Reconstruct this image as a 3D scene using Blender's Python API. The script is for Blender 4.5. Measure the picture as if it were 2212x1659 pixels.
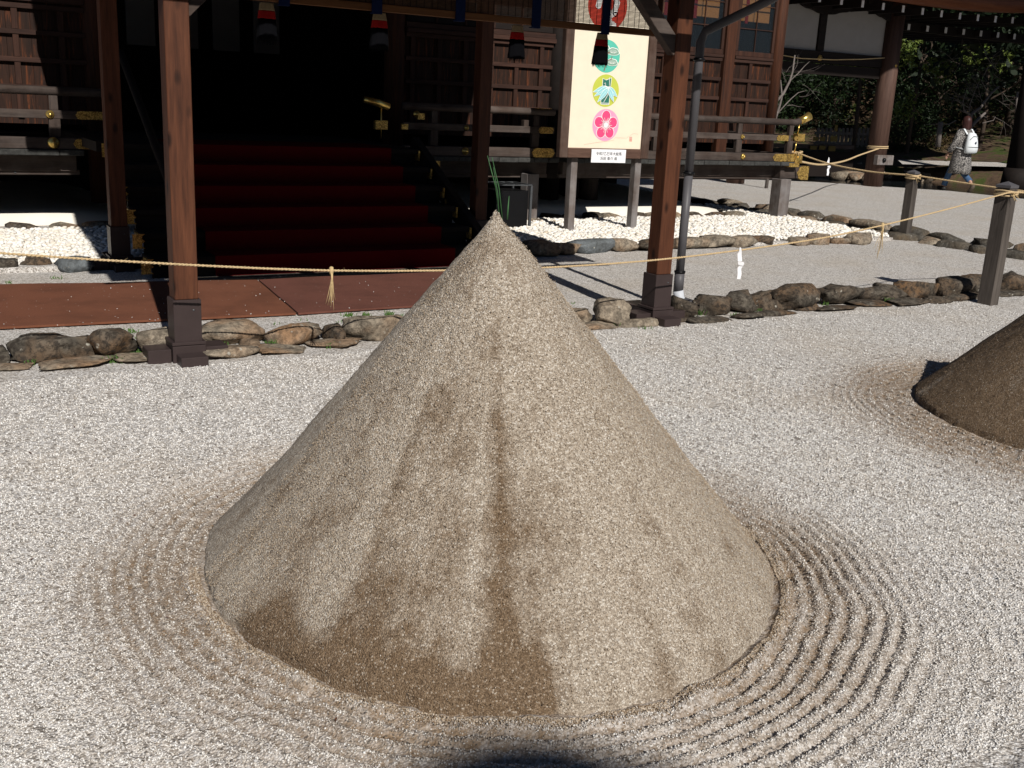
import bpy, math, random
import numpy as np
from mathutils import Vector, Matrix, noise as mnoise

for o in list(bpy.data.objects): bpy.data.objects.remove(o)
S = bpy.context.scene
C = bpy.context.collection
random.seed(7)
rng = np.random.default_rng(11)
PI = math.pi

# ------------------------------------------------------------------ camera
# world: X along the shrine front, Y into the shrine, Z up; camera stands at the origin, 1.55 m up
CR = np.array([[0.86179074, -0.09394714, 0.49848837],
               [-0.50506213, -0.25037567, 0.82596869],
               [0.04721196, -0.96357976, -0.26322057]])
F_PX, CXP, CYP, CAMH = 2252.42, 1106.0, 829.5, 1.55
cam = bpy.data.cameras.new('camera'); camo = bpy.data.objects.new('camera', cam); C.objects.link(camo)
cam.sensor_width = 36.0; cam.lens = 36.0 * F_PX / 2212.0
cam.clip_start = 0.05; cam.clip_end = 600
m = Matrix.Identity(4)
for i in range(3):
    m[i][0] = CR[i, 0]; m[i][1] = -CR[i, 1]; m[i][2] = -CR[i, 2]
m[2][3] = CAMH
camo.matrix_world = m
S.camera = camo

def ray(x, y): return CR @ np.array([x - CXP, y - CYP, F_PX])
def G(x, y, z=0.0):                       # point of the ground (height z) seen at photo position x, y
    d = ray(x, y); t = (z - CAMH) / d[2]; return Vector((d[0]*t, d[1]*t, z))
def PY(x, y, Y):                          # point of the upright plane Y = const
    d = ray(x, y); t = Y / d[1]; return Vector((d[0]*t, Y, CAMH + d[2]*t))

# ------------------------------------------------------------------ sky, sun, exposure
SUN_EL = math.radians(38.0); SUN_AZ = math.atan2(0.150, 0.989)
w = bpy.data.worlds.new('World'); S.world = w; w.use_nodes = True
nt = w.node_tree; nt.nodes.clear()
sky = nt.nodes.new('ShaderNodeTexSky'); sky.sky_type = 'NISHITA'; sky.sun_disc = False
sky.sun_elevation = SUN_EL; sky.sun_rotation = PI + SUN_AZ; sky.altitude = 2500; sky.air_density = .8; sky.dust_density = .3
bg = nt.nodes.new('ShaderNodeBackground'); bg.inputs[1].default_value = 0.05
ow = nt.nodes.new('ShaderNodeOutputWorld')
nt.links.new(sky.outputs[0], bg.inputs[0]); nt.links.new(bg.outputs[0], ow.inputs[0])
sl = bpy.data.lights.new('sun', 'SUN'); sl.energy = 5.0; sl.angle = math.radians(0.5); sl.color = (1.0, 0.955, 0.89)
so = bpy.data.objects.new('sun', sl); C.objects.link(so)
sdir = Vector((math.cos(SUN_EL)*math.sin(SUN_AZ), math.cos(SUN_EL)*math.cos(SUN_AZ), -math.sin(SUN_EL)))
so.rotation_euler = sdir.to_track_quat('-Z', 'Y').to_euler(); so.location = (-3, -20, 16)
S.view_settings.view_transform = 'Standard'; S.view_settings.look = 'None'
S.view_settings.exposure = 0.0; S.view_settings.gamma = 1.0; S.view_settings.use_curve_mapping = False
S.render.engine = 'CYCLES'
S.cycles.max_bounces = 6; S.cycles.diffuse_bounces = 2; S.cycles.transparent_max_bounces = 8

# ------------------------------------------------------------------ helpers
class MB:
    def __init__(s): s.v = []; s.f = []; s.m = []; s.mi = 0
    def add(s, vs, fs):
        n = len(s.v); s.v += [tuple(v) for v in vs]
        for f in fs: s.f.append(tuple(i+n for i in f)); s.m.append(s.mi)
        return s
    def box(s, x0, x1, y0, y1, z0, z1, ch=0.0, rot=None, org=None):
        x0, x1 = min(x0, x1), max(x0, x1); y0, y1 = min(y0, y1), max(y0, y1); z0, z1 = min(z0, z1), max(z0, z1)
        if ch <= 0:
            vs = [(x, y, z) for z in (z0, z1) for y in (y0, y1) for x in (x0, x1)]
            fs = [(0, 2, 3, 1), (4, 5, 7, 6), (0, 1, 5, 4), (2, 6, 7, 3), (0, 4, 6, 2), (1, 3, 7, 5)]
        else:
            vs = []; idx = {}
            c = min(ch, (x1-x0)*.45, (y1-y0)*.45, (z1-z0)*.45)
            for sx in (0, 1):
                for sy in (0, 1):
                    for sz in (0, 1):
                        X, Y, Z = (x0, x1)[sx], (y0, y1)[sy], (z0, z1)[sz]
                        dx, dy, dz = (c, -c)[sx], (c, -c)[sy], (c, -c)[sz]
                        idx[sx, sy, sz, 0] = len(vs); vs.append((X, Y+dy, Z+dz))
                        idx[sx, sy, sz, 1] = len(vs); vs.append((X+dx, Y, Z+dz))
                        idx[sx, sy, sz, 2] = len(vs); vs.append((X+dx, Y+dy, Z))
            fs = []
            cyc = [(0, 0), (1, 0), (1, 1), (0, 1)]
            for a in (0, 1):
                q = [idx[a, p, r, 0] for p, r in cyc]; fs.append(q if a else q[::-1])
                q = [idx[r, a, p, 1] for p, r in cyc]; fs.append(q if a else q[::-1])
                q = [idx[p, r, a, 2] for p, r in cyc]; fs.append(q if a else q[::-1])
            for a in (0, 1):
                for b in (0, 1):
                    q = [idx[a, b, 0, 0], idx[a, b, 0, 1], idx[a, b, 1, 1], idx[a, b, 1, 0]]; fs.append(q if (a == b) else q[::-1])
                    q = [idx[a, 0, b, 0], idx[a, 1, b, 0], idx[a, 1, b, 2], idx[a, 0, b, 2]]; fs.append(q if (a == b) else q[::-1])
                    q = [idx[0, a, b, 1], idx[0, a, b, 2], idx[1, a, b, 2], idx[1, a, b, 1]]; fs.append(q if (a == b) else q[::-1])
                    for d in (0, 1):
                        q = [idx[a, b, d, 0], idx[a, b, d, 1], idx[a, b, d, 2]]; fs.append(q if (a+b+d) % 2 else q[::-1])
        if rot is not None:
            o = Vector(org or ((x0+x1)/2, (y0+y1)/2, (z0+z1)/2))
            vs = [o + rot @ (Vector(v)-o) for v in vs]
        return s.add(vs, fs)
    def bar(s, a, b, wx, wz, ch=0.0, upv=(0, 0, 1)):      # rectangular bar from a to b
        a = Vector(a); b = Vector(b); d = b-a; L = d.length; d.normalize()
        sd = d.cross(Vector(upv))
        if sd.length < 1e-4: sd = d.cross(Vector((0, 1, 0)))
        sd.normalize(); u = sd.cross(d)
        n0 = len(s.v); s.box(0, L, -wx/2, wx/2, -wz/2, wz/2, ch)
        for i in range(n0, len(s.v)):
            v = s.v[i]; s.v[i] = tuple(a + d*v[0] + sd*v[1] + u*v[2])
        return s
    def tube(s, pts, r, n=8, cap=True):
        pts = [Vector(p) for p in pts]; k = len(pts)
        rr = r if hasattr(r, '__len__') else [r]*k
        vs = []; prev = None
        for i, p in enumerate(pts):
            t = (pts[min(i+1, k-1)] - pts[max(i-1, 0)]).normalized()
            if prev is None:
                a = Vector((0, 0, 1)) if abs(t.z) < .9 else Vector((1, 0, 0))
                nx = t.cross(a).normalized()
            else:
                nx = (prev - t*prev.dot(t)).normalized()
            prev = nx; ny = t.cross(nx)
            for j in range(n):
                an = 2*PI*j/n; vs.append(p + (nx*math.cos(an) + ny*math.sin(an))*rr[i])
        fs = [(i*n+j, i*n+(j+1) % n, (i+1)*n+(j+1) % n, (i+1)*n+j) for i in range(k-1) for j in range(n)]
        if cap: fs += [tuple(range(n))[::-1], tuple((k-1)*n+j for j in range(n))]
        return s.add(vs, fs)
    def lathe(s, prof, c=(0, 0, 0), n=20, ax='z'):
        vs = []
        for r, z in prof:
            for j in range(n):
                a = 2*PI*j/n; x, y = r*math.cos(a), r*math.sin(a)
                vs.append({'z': (c[0]+x, c[1]+y, c[2]+z), 'y': (c[0]+x, c[1]-z, c[2]+y), 'x': (c[0]+z, c[1]+x, c[2]+y)}[ax])
        k = len(prof)
        fs = [(i*n+j, i*n+(j+1) % n, (i+1)*n+(j+1) % n, (i+1)*n+j) for i in range(k-1) for j in range(n)]
        fs += [tuple(range(n))[::-1], tuple((k-1)*n+j for j in range(n))]
        return s.add(vs, fs)
    def plate(s, poly, y, d=0.004):        # flat outline in x, z standing at depth y, thickness d towards the viewer
        n = len(poly)
        vs = [(p[0], y, p[1]) for p in poly] + [(p[0], y-d, p[1]) for p in poly]
        fs = [tuple(range(n)), tuple(range(2*n-1, n-1, -1))] + [(i, i+n, (i+1) % n+n, (i+1) % n) for i in range(n)]
        return s.add(vs, fs)
org = {}
def build(s, name, mat, parent=None, smooth=False, loc=None, **kw):
    me = bpy.data.meshes.new(name)
    off = Vector((0, 0, 0))
    if parent is not None: off = org[parent.name]
    elif loc is not None: off = Vector(loc)
    me.from_pydata([(v[0]-off.x, v[1]-off.y, v[2]-off.z) for v in s.v], [], s.f)
    for mt in (mat if isinstance(mat, (list, tuple)) else [mat]): me.materials.append(mt)
    if isinstance(mat, (list, tuple)): me.polygons.foreach_set('material_index', s.m)
    if smooth: me.polygons.foreach_set('use_smooth', [True]*len(s.f))
    me.update()
    o = bpy.data.objects.new(name, me); C.objects.link(o)
    if parent is not None: o.parent = parent
    else: o.location = off
    org[o.name] = off
    for k, v in kw.items(): o[k] = v
    return o
MB.build = build

def thing(name, label, cat, loc=(0, 0, 0), group=None):
    o = bpy.data.objects.new(name, None); C.objects.link(o); o.empty_display_size = .2
    o.location = loc; o['label'] = label; o['category'] = cat; org[o.name] = Vector(loc)
    if group: o['group'] = group
    return o
def tag(o, label, cat, group=None, kind=None):
    o['label'] = label; o['category'] = cat
    if group: o['group'] = group
    if kind: o['kind'] = kind
    return o
def npmesh(name, v, f, mat, loc=(0, 0, 0), smooth=False, attr=None, parent=None):
    """fast mesh from numpy arrays; f is (n,3) or (n,4)"""
    v = np.asarray(v, dtype=np.float32) - np.array(loc, dtype=np.float32); f = np.asarray(f, dtype=np.int32)
    me = bpy.data.meshes.new(name)
    me.vertices.add(len(v)); me.vertices.foreach_set('co', v.ravel())
    k = f.shape[1]
    me.loops.add(f.size); me.loops.foreach_set('vertex_index', f.ravel())
    me.polygons.add(len(f)); me.polygons.foreach_set('loop_start', np.arange(0, f.size, k, dtype=np.int32))
    me.polygons.foreach_set('loop_total', np.full(len(f), k, dtype=np.int32))
    if smooth: me.polygons.foreach_set('use_smooth', np.ones(len(f), dtype=bool))
    if attr is not None:
        a = me.attributes.new('tint', 'FLOAT', 'POINT'); a.data.foreach_set('value', np.asarray(attr, dtype=np.float32))
    me.materials.append(mat); me.update(calc_edges=True)
    o = bpy.data.objects.new(name, me); C.objects.link(o)
    if parent is not None: o.parent = parent
    else: o.location = loc
    org[o.name] = Vector(loc)
    return o

# numpy value noise ---------------------------------------------------------
_tab = np.random.default_rng(5).random((256, 256))
def vn(x, y):
    xi = np.floor(x).astype(int); yi = np.floor(y).astype(int); fx = x-xi; fy = y-yi
    fx = fx*fx*(3-2*fx); fy = fy*fy*(3-2*fy)
    a = _tab[xi & 255, yi & 255]; b = _tab[(xi+1) & 255, yi & 255]; c = _tab[xi & 255, (yi+1) & 255]; d = _tab[(xi+1) & 255, (yi+1) & 255]
    return (a*(1-fx)+b*fx)*(1-fy) + (c*(1-fx)+d*fx)*fy
def fbm(x, y, o=4):
    s = 0; a = .5
    for i in range(o): s = s + a*vn(x*2**i+17*i, y*2**i+9*i); a *= .5
    return s

# ------------------------------------------------------------------ materials
def newmat(name):
    mt = bpy.data.materials.new(name); mt.use_nodes = True
    n = mt.node_tree; n.nodes.clear()
    out = n.nodes.new('ShaderNodeOutputMaterial'); b = n.nodes.new('ShaderNodeBsdfPrincipled')
    n.links.new(b.outputs[0], out.inputs[0]); b.inputs['Specular IOR Level'].default_value = .22; return mt, n, b
class NT:
    def __init__(s, n): s.n = n
    def node(s, t, **kw):
        x = s.n.nodes.new(t)
        for k, v in kw.items():
            if k.startswith('i_'):
                x.inputs[k[2:]].default_value = v
            else: setattr(x, k, v)
        return x
    def link(s, a, b): s.n.links.new(a, b)
    def coord(s, scale=(1, 1, 1), kind='Object', rot=(0, 0, 0)):
        tc = s.node('ShaderNodeTexCoord'); mp = s.node('ShaderNodeMapping'); mp.inputs['Scale'].default_value = scale
        mp.inputs['Rotation'].default_value = rot
        s.link(tc.outputs[kind], mp.inputs[0]); return mp.outputs[0]
    def noise(s, vec, scale, detail=3, rough=.5, dist=0.0):
        x = s.node('ShaderNodeTexNoise'); x.inputs['Scale'].default_value = scale; x.inputs['Detail'].default_value = detail
        x.inputs['Roughness'].default_value = rough; x.inputs['Distortion'].default_value = dist
        if vec is not None: s.link(vec, x.inputs['Vector'])
        return x.outputs['Fac']
    def voro(s, vec, scale, feature='F1', out='Color'):
        x = s.node('ShaderNodeTexVoronoi'); x.feature = feature; x.inputs['Scale'].default_value = scale
        s.link(vec, x.inputs['Vector']); return x.outputs[out]
    def ramp(s, fac, stops, interp='LINEAR'):
        x = s.node('ShaderNodeValToRGB'); cr = x.color_ramp; cr.interpolation = interp
        while len(cr.elements) < len(stops): cr.elements.new(.5)
        for e, (p, c) in zip(cr.elements, stops):
            e.position = p; e.color = (c, c, c, 1) if not hasattr(c, '__len__') else (c[0], c[1], c[2], 1)
        s.link(fac, x.inputs[0]); return x.outputs[0]
    def mix(s, a, b, fac, mode='MIX'):
        x = s.node('ShaderNodeMix', data_type='RGBA', blend_type=mode)
        for v, i in ((fac, 0), (a, 6), (b, 7)):
            if isinstance(v, (int, float)): x.inputs[i].default_value = v if i == 0 else (v, v, v, 1)
            elif isinstance(v, tuple): x.inputs[i].default_value = (v[0], v[1], v[2], 1)
            else: s.link(v, x.inputs[i])
        return x.outputs[2]
    def math(s, op, a, b=0.0, clamp=False):
        x = s.node('ShaderNodeMath', operation=op); x.use_clamp = clamp
        for v, i in ((a, 0), (b, 1)):
            if isinstance(v, (int, float)): x.inputs[i].default_value = v
            else: s.link(v, x.inputs[i])
        return x.outputs[0]
    def bump(s, h, b, strength=.5, dist=.01, prev=None):
        x = s.node('ShaderNodeBump'); x.inputs['Strength'].default_value = strength; x.inputs['Distance'].default_value = dist
        s.link(h, x.inputs['Height'])
        if prev is not None: s.link(prev, x.inputs['Normal'])
        if b is not None: s.link(x.outputs[0], b.inputs['Normal'])
        return x.outputs[0]

def flat(name, col, rough=.7, metal=0.0, var=.15, scale=30, bump=.1):
    mt, n, b = newmat(name); t = NT(n)
    v = t.coord(); f = t.noise(v, scale, 4, .6)
    c = t.ramp(f, [(.3, tuple(x*(1-var) for x in col)), (.7, tuple(min(1, x*(1+var)) for x in col))])
    t.link(c, b.inputs['Base Color']); b.inputs['Roughness'].default_value = rough; b.inputs['Metallic'].default_value = metal
    if bump: t.bump(f, b, bump, .004)
    if rough > .85: b.inputs['Specular IOR Level'].default_value = .05
    return mt

def wood(name, dark, light, axis='z', gs=1.0, rough=.75, grey=None, greyamt=.5, streak=None, bump=.35, knots=False):
    mt, n, b = newmat(name); t = NT(n)
    sc = {'x': (.6, 9, 9), 'y': (9, .6, 9), 'z': (9, 9, .6)}[axis]; sc = tuple(a*gs for a in sc)
    v = t.coord(sc)
    oi = t.node('ShaderNodeObjectInfo')
    va = t.node('ShaderNodeVectorMath', operation='ADD'); cv = t.node('ShaderNodeCombineXYZ')
    r = t.math('MULTIPLY', oi.outputs['Random'], 37.0)
    t.link(r, cv.inputs[0]); t.link(r, cv.inputs[1]); t.link(r, cv.inputs[2])
    t.link(v, va.inputs[0]); t.link(cv.outputs[0], va.inputs[1]); v2 = va.outputs[0]
    f1 = t.noise(v2, 1.6, 5, .62, .6); f2 = t.noise(v2, 9.0, 3, .6, .2)
    f = t.math('ADD', t.math('MULTIPLY', f1, .65), t.math('MULTIPLY', f2, .35))
    c = t.ramp(f, [(.32, dark), (.68, light)])
    if streak is not None:
        f3 = t.noise(v2, 2.6, 4, .6, 1.0)
        c = t.mix(c, streak, t.ramp(f3, [(.55, 0.0), (.72, .8)]))
    if grey is not None:
        g = t.noise(t.coord((2.0, 2.0, 2.0)), 1.6, 4, .65)
        c = t.mix(c, grey, t.math('MULTIPLY', t.ramp(g, [(.35, 0.0), (.65, 1.0)]), greyamt))
    if knots:
        k = t.node('ShaderNodeTexVoronoi'); k.inputs['Scale'].default_value = 1.0
        kk = t.coord({'z': (9, 9, 4.2), 'x': (4.2, 9, 9), 'y': (9, 4.2, 9)}[axis]); t.link(kk, k.inputs['Vector'])
        c = t.mix(c, tuple(x*.25 for x in dark), t.ramp(k.outputs['Distance'], [(.10, .85), (.24, 0.0)]))
    # a little brightness difference from piece to piece
    hv = t.node('ShaderNodeHueSaturation'); t.link(c, hv.inputs['Color'])
    t.link(t.math('ADD', t.math('MULTIPLY', oi.outputs['Random'], .35), .82), hv.inputs['Value'])
    t.link(hv.outputs[0], b.inputs['Base Color']); b.inputs['Roughness'].default_value = rough
    t.bump(f, b, bump, .006)
    return mt

W_POST = wood('porch_post_wood', (.038, .013, .0065), (.120, .043, .020), 'z', 1.3, .6, knots=True, bump=.25)
W_POSTX = wood('porch_beam_wood', (.05, .022, .013), (.10, .045, .025), 'x', .9, .7, bump=.2)
W_OLDX = wood('old_wood_x', (.016, .010, .008), (.085, .060, .048), 'x', 1.3, .8, grey=(.13, .11, .10), greyamt=.4)
W_OLDY = wood('old_wood_y', (.016, .010, .008), (.085, .060, .048), 'y', 1.3, .8, grey=(.12, .11, .10), greyamt=.45)
W_OLDZ = wood('old_wood_z', (.014, .009, .007), (.065, .045, .036), 'z', 1.3, .8, grey=(.14, .12, .11), greyamt=.25)
W_GREY = wood('weathered_grey_wood', (.05, .034, .027), (.18, .15, .135), 'z', 1.2, .85, grey=(.26, .25, .25), greyamt=.6)
W_BOLL = wood('bollard_wood', (.035, .029, .025), (.10, .085, .074), 'z', 1.5, .85)
W_PANEL = wood('wall_board_wood', (.009, .0045, .003), (.034, .014, .008), 'z', 1.6, .75, streak=(.15, .042, .012), bump=.3)
W_RAIL = wood('lattice_wood_x', (.016, .007, .005), (.060, .028, .019), 'x', 1.4, .75)
W_STILE = wood('lattice_wood_z', (.016, .007, .005), (.060, .025, .015), 'z', 1.4, .75)
W_PILLAR = wood('hall_pillar_wood', (.018, .007, .004), (.080, .028, .013), 'z', 1.2, .75, streak=(.02, .012, .01), bump=.6)
W_DARK = wood('shaded_dark_wood', (.006, .004, .0035), (.015, .010, .008), 'x', 1.2, .8)  # wood darkened so that deep shade sits in its own colour
W_DECK = wood('veranda_edge_wood', (.018, .018, .017), (.07, .07, .066), 'y', 1.5, .9, bump=.6)
W_FRAME = wood('picture_frame_wood', (.03, .016, .011), (.11, .060, .042), 'z', 1.3, .75, grey=(.16, .12, .10), greyamt=.5)
W_FRAMEX = wood('picture_frame_wood_x', (.05, .026, .018), (.13, .075, .055), 'x', 1.3, .75)
W_FENCE = wood('fence_wood', (.10, .08, .065), (.24, .20, .17), 'z', 1.2, .85)
W_RPILL = wood('round_pillar_wood', (.05, .026, .019), (.13, .075, .057), 'z', 1.0, .7)
M_BRMETAL = flat('brown_metal_sleeve', (.045, .032, .031), .45, .1, .08, 12, .03)
M_PIPE = flat('grey_drainpipe', (.085, .082, .088), .45, 0, .1, 6, .02)
M_PIPEW = flat('white_pipe_joint', (.5, .52, .56), .5, 0, .05, 8, 0)
M_BLACK = flat('black_metal', (.008, .008, .009), .4, .3, .1, 12, .02)
M_STEEL = flat('dull_steel', (.08, .085, .09), .5, .3, .1, 12, .02)
M_PLASTER = flat('white_plaster', (.76, .72, .64), .9, 0, .05, 4, .1)
M_PLASTERG = flat('shade_grey_plaster', (.30, .28, .26), .9, 0, .05, 4, .1)  # white plaster greyed to carry the shade it stands in
M_CARPET = flat('red_carpet', (.105, .004, .006), .95, 0, .1, 90, .3)
M_GOLDEDGE = flat('brass_edge', (.55, .38, .12), .35, .9, .1, 30, .05)
M_ROPE = flat('straw_rope', (.50, .37, .21), .85, 0, .25, 120, .4)
M_STRAW = flat('loose_straw', (.52, .38, .20), .8, 0, .2, 60, .1)
M_PAPER = flat('white_paper', (.80, .80, .82), .8, 0, .02, 10, 0)
M_WHITE = flat('white_end_paint', (.68, .66, .64), .8, 0, .05, 10, 0)
M_BLUE = flat('blue_ribbon', (.008, .015, .05), .9, 0, .2, 60, .1)
M_CREAM = flat('cream_thread', (.25, .18, .10), .9, 0, .2, 200, .4)
M_RED = flat('red_thread', (.30, .012, .010), .9, 0, .2, 200, .4)
M_FRINGE = flat('black_fringe', (.003, .003, .004), .95, 0, .2, 200, .5)
M_SLAT = wood('bamboo_slat', (.045, .022, .010), (.09, .045, .02), 'x', 3, .6)
M_BAR = wood('blind_bar', (.10, .040, .012), (.18, .075, .025), 'x', 2, .6)
M_THREAD = flat('dark_thread', (.02, .016, .014), .9, 0, .1, 30, 0)
M_ROOF = flat('bark_roof', (.07, .055, .042), .95, 0, .3, 14, .6)
M_LEAFB = flat('bamboo_sprig', (.05, .13, .05), .5, 0, .2, 30, 0)
M_WEED = flat('weed_green', (.06, .12, .025), .7, 0, .3, 30, 0)

def gold_mat():
    mt, n, b = newmat('engraved_gold'); t = NT(n)
    v = t.coord(); f = t.voro(v, 60, 'DISTANCE_TO_EDGE', 'Distance'); g = t.noise(v, 45, 4, .6, 1.5)
    c = t.mix((.70, .46, .13), (.16, .09, .03), t.ramp(g, [(.46, 0.0), (.54, .85)]))
    t.link(c, b.inputs['Base Color']); b.inputs['Metallic'].default_value = .75; b.inputs['Roughness'].default_value = .42
    t.bump(g, b, .5, .004); return mt
M_GOLD = gold_mat()
M_GOLDD = flat('dull_gold', (.16, .11, .03), .5, .6, .2, 30, .1)
M_GOLDP = flat('polished_gold', (.80, .55, .16), .28, .9, .08, 20, .03)

def mat_carpet(name, c1):
    mt, n, b = newmat(name); t = NT(n)
    v = t.coord(); f = t.noise(v, 420, 2, .7); g = t.noise(v, 3.0, 5, .6)
    c = t.ramp(f, [(.3, tuple(x*.62 for x in c1)), (.7, tuple(x*1.35 for x in c1))])
    c = t.mix(c, tuple(x*.62 for x in c1), t.ramp(g, [(.45, 0.0), (.70, .7)]))
    g2 = t.noise(t.coord((1, 14, 1)), 9.0, 4, .7)
    c = t.mix(c, tuple(min(1, x*1.4+.02) for x in c1), t.ramp(g2, [(.55, 0.0), (.75, .35)]))
    sp = t.voro(v, 17, 'F1', 'Distance')
    c = t.mix(c, (.6, .56, .5), t.ramp(sp, [(.045, 1.0), (.055, 0.0)]))
    t.link(c, b.inputs['Base Color']); b.inputs['Roughness'].default_value = .97; t.bump(f, b, .6, .004); return mt
M_MAT1 = mat_carpet('orange_brown_mat', (.165, .062, .034))
M_MAT2 = mat_carpet('red_brown_mat', (.135, .052, .037))

def mat_gravel(name, ring=False):
    mt, n, b = newmat(name); t = NT(n)
    v = t.coord()
    vc = t.voro(v, 140, 'F1', 'Color'); vd = t.voro(v, 140, 'F1', 'Distance')
    sep = t.node('ShaderNodeSeparateColor'); t.link(vc, sep.inputs[0])
    c = t.ramp(sep.outputs[0], [(0, (.17, .15, .13)), (.2, (.47, .44, .405)), (.6, (.62, .59, .555)), (1, (.80, .79, .78))])
    c = t.mix(c, (.20, .175, .15), t.ramp(vd, [(.5, 0.0), (.75, .55)]))
    lo = t.noise(v, 1.3, 5, .6); mid = t.noise(v, 34, 3, .6)
    c = t.mix(c, (.46, .40, .33), t.math('MULTIPLY', t.ramp(lo, [(.46, 0.0), (.66, 1.0)]), .5))
    v4 = t.voro(v, 80, 'F1', 'Color'); s4 = t.node('ShaderNodeSeparateColor'); t.link(v4, s4.inputs[0])
    c = t.mix(c, (.16, .14, .12), t.math('MULTIPLY', t.ramp(s4.outputs[1], [(.70, 0.0), (.80, 1.0)]), t.ramp(s4.outputs[2], [(0.0, .25), (1.0, .8)])))
    c = t.mix(c, (.86, .85, .84), t.math('MULTIPLY', t.ramp(s4.outputs[0], [(.80, 0.0), (.86, 1.0)]), .3))
    c = t.mix(c, (.34, .30, .26), t.math('MULTIPLY', t.ramp(mid, [(.56, 0.0), (.72, 1.0)]), .45))
    if ring:      # brown damp sand turned up by the rake round the cones
        at = t.node('ShaderNodeAttribute'); at.attribute_name = 'tint'
        nz = t.noise(v, 22, 4, .7)
        f = t.math('MULTIPLY', at.outputs['Fac'], t.ramp(nz, [(.28, .35), (.62, 1.0)]))
        c = t.mix(c, (.235, .165, .105), f)
    t.link(c, b.inputs['Base Color']); b.inputs['Roughness'].default_value = .9
    h = t.math('SUBTRACT', 1.0, vd)
    p = t.bump(h, None, .8, .005); t.bump(mid, b, .6, .010, p)
    return mt
M_GRAVEL = mat_gravel('pale_gravel', True)
M_GRAVEL2 = mat_gravel('courtyard_gravel')

def mat_grain(name, cols):
    mt, n, b = newmat(name); t = NT(n)
    at = t.node('ShaderNodeAttribute'); at.attribute_name = 'tint'
    k = len(cols); c = t.ramp(at.outputs['Fac'], [(i/(k-1), cc) for i, cc in enumerate(cols)])
    t.link(c, b.inputs['Base Color']); b.inputs['Roughness'].default_value = .65; return mt
M_GRAIN = mat_grain('gravel_grain', [(.10, .088, .074), (.31, .265, .22), (.50, .455, .40), (.65, .62, .58), (.76, .745, .72), (.86, .855, .85)])
M_GRAINC = mat_grain('cone_grain', [(.11, .070, .040), (.19, .128, .076), (.32, .245, .17), (.43, .355, .27), (.54, .465, .38), (.78, .74, .68)])
M_PEBBLE = mat_grain('white_pebble', [(.42, .33, .22), (.66, .58, .47), (.74, .69, .60), (.78, .74, .67), (.82, .79, .74), (.84, .82, .79)])

def mat_cone(name, wet=0.0):
    mt, n, b = newmat(name); t = NT(n)
    v = t.coord()
    vc = t.voro(v, 215, 'F1', 'Color'); vd = t.voro(v, 215, 'F1', 'Distance')
    sep = t.node('ShaderNodeSeparateColor'); t.link(vc, sep.inputs[0])
    dry = t.ramp(sep.outputs[0], [(0, (.24, .195, .15)), (.3, (.37, .31, .245)), (.75, (.48, .415, .335)), (1, (.66, .61, .54))])
    wetc = t.ramp(sep.outputs[0], [(0, (.095, .058, .030)), (.6, (.165, .106, .058)), (.93, (.23, .16, .10)), (1, (.42, .36, .29))])
    # dampness: runs down the flanks, strongest low on the side nearest the viewer
    at = t.node('ShaderNodeAttribute'); at.attribute_name = 'tint'
    nz = t.noise(v, 26, 4, .75); nz2 = t.noise(v, 7, 4, .7)
    s = t.math('ADD', at.outputs['Fac'], t.math('MULTIPLY', t.math('SUBTRACT', nz, .5), .9))
    s = t.math('ADD', s, t.math('MULTIPLY', t.math('SUBTRACT', nz2, .5), .4))
    f = t.ramp(t.math('ADD', s, wet), [(.20, 0.0), (.85, .92)])
    c = t.mix(dry, wetc, f)
    c = t.mix(c, (.07, .05, .035), t.ramp(vd, [(.5, 0.0), (.75, .4)]))
    t.link(c, b.inputs['Base Color']); b.inputs['Roughness'].default_value = .9
    h = t.math('SUBTRACT', 1.0, vd); p = t.bump(h, None, .9, .005); t.bump(nz, b, .5, .01, p)
    return mt
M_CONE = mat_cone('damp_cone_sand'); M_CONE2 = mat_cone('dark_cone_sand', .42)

def mat_rock(name, base, brown, spots=.5):
    mt, n, b = newmat(name); t = NT(n)
    oi = t.node('ShaderNodeObjectInfo'); cv = t.node('ShaderNodeCombineXYZ'); r = t.math('MULTIPLY', oi.outputs['Random'], 91.0)
    for i in range(3): t.link(r, cv.inputs[i])
    va = t.node('ShaderNodeVectorMath', operation='ADD'); t.link(t.coord(), va.inputs[0]); t.link(cv.outputs[0], va.inputs[1]); v = va.outputs[0]
    f = t.noise(v, 9, 6, .68, .4); g = t.noise(v, 30, 5, .7); h = t.noise(v, 4, 3, .5)
    c = t.ramp(f, [(.32, tuple(x*.40 for x in base)), (.5, base), (.68, tuple(x*1.6 for x in base))])
    c = t.mix(c, brown, t.math('MULTIPLY', t.ramp(h, [(.40, 0.0), (.62, 1.0)]), t.math('ADD', t.math('MULTIPLY', oi.outputs['Random'], .8), .15)))
    c = t.mix(c, (.035, .028, .022), t.ramp(g, [(.46, 0.0), (.58, spots)]))
    sp = t.voro(v, 22, 'F1', 'Distance')
    c = t.mix(c, (.46, .44, .38), t.math('MULTIPLY', t.ramp(sp, [(.16, .75), (.30, 0.0)]), t.ramp(t.noise(v, 13, 3, .6), [(.56, 0.0), (.62, 1.0)])))
    geo = t.node('ShaderNodeNewGeometry'); sz = t.node('ShaderNodeSeparateXYZ'); t.link(t.coord(), sz.inputs[0])
    t.link(c, b.inputs['Base Color']); b.inputs['Roughness'].default_value = .88
    p = t.bump(f, None, 1.0, .03); t.bump(g, b, .9, .012, p); return mt
M_ROCK = mat_rock('mossy_rock', (.095, .082, .065), (.15, .085, .042), .92)
M_ROCKL = mat_rock('tan_rock', (.25, .21, .16), (.30, .18, .10), .5)
M_ROCKB = mat_rock('bluish_rock', (.13, .145, .155), (.11, .12, .12), .3)
M_ROCKD = mat_rock('drain_rock', (.10, .092, .078), (.12, .085, .05))
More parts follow.
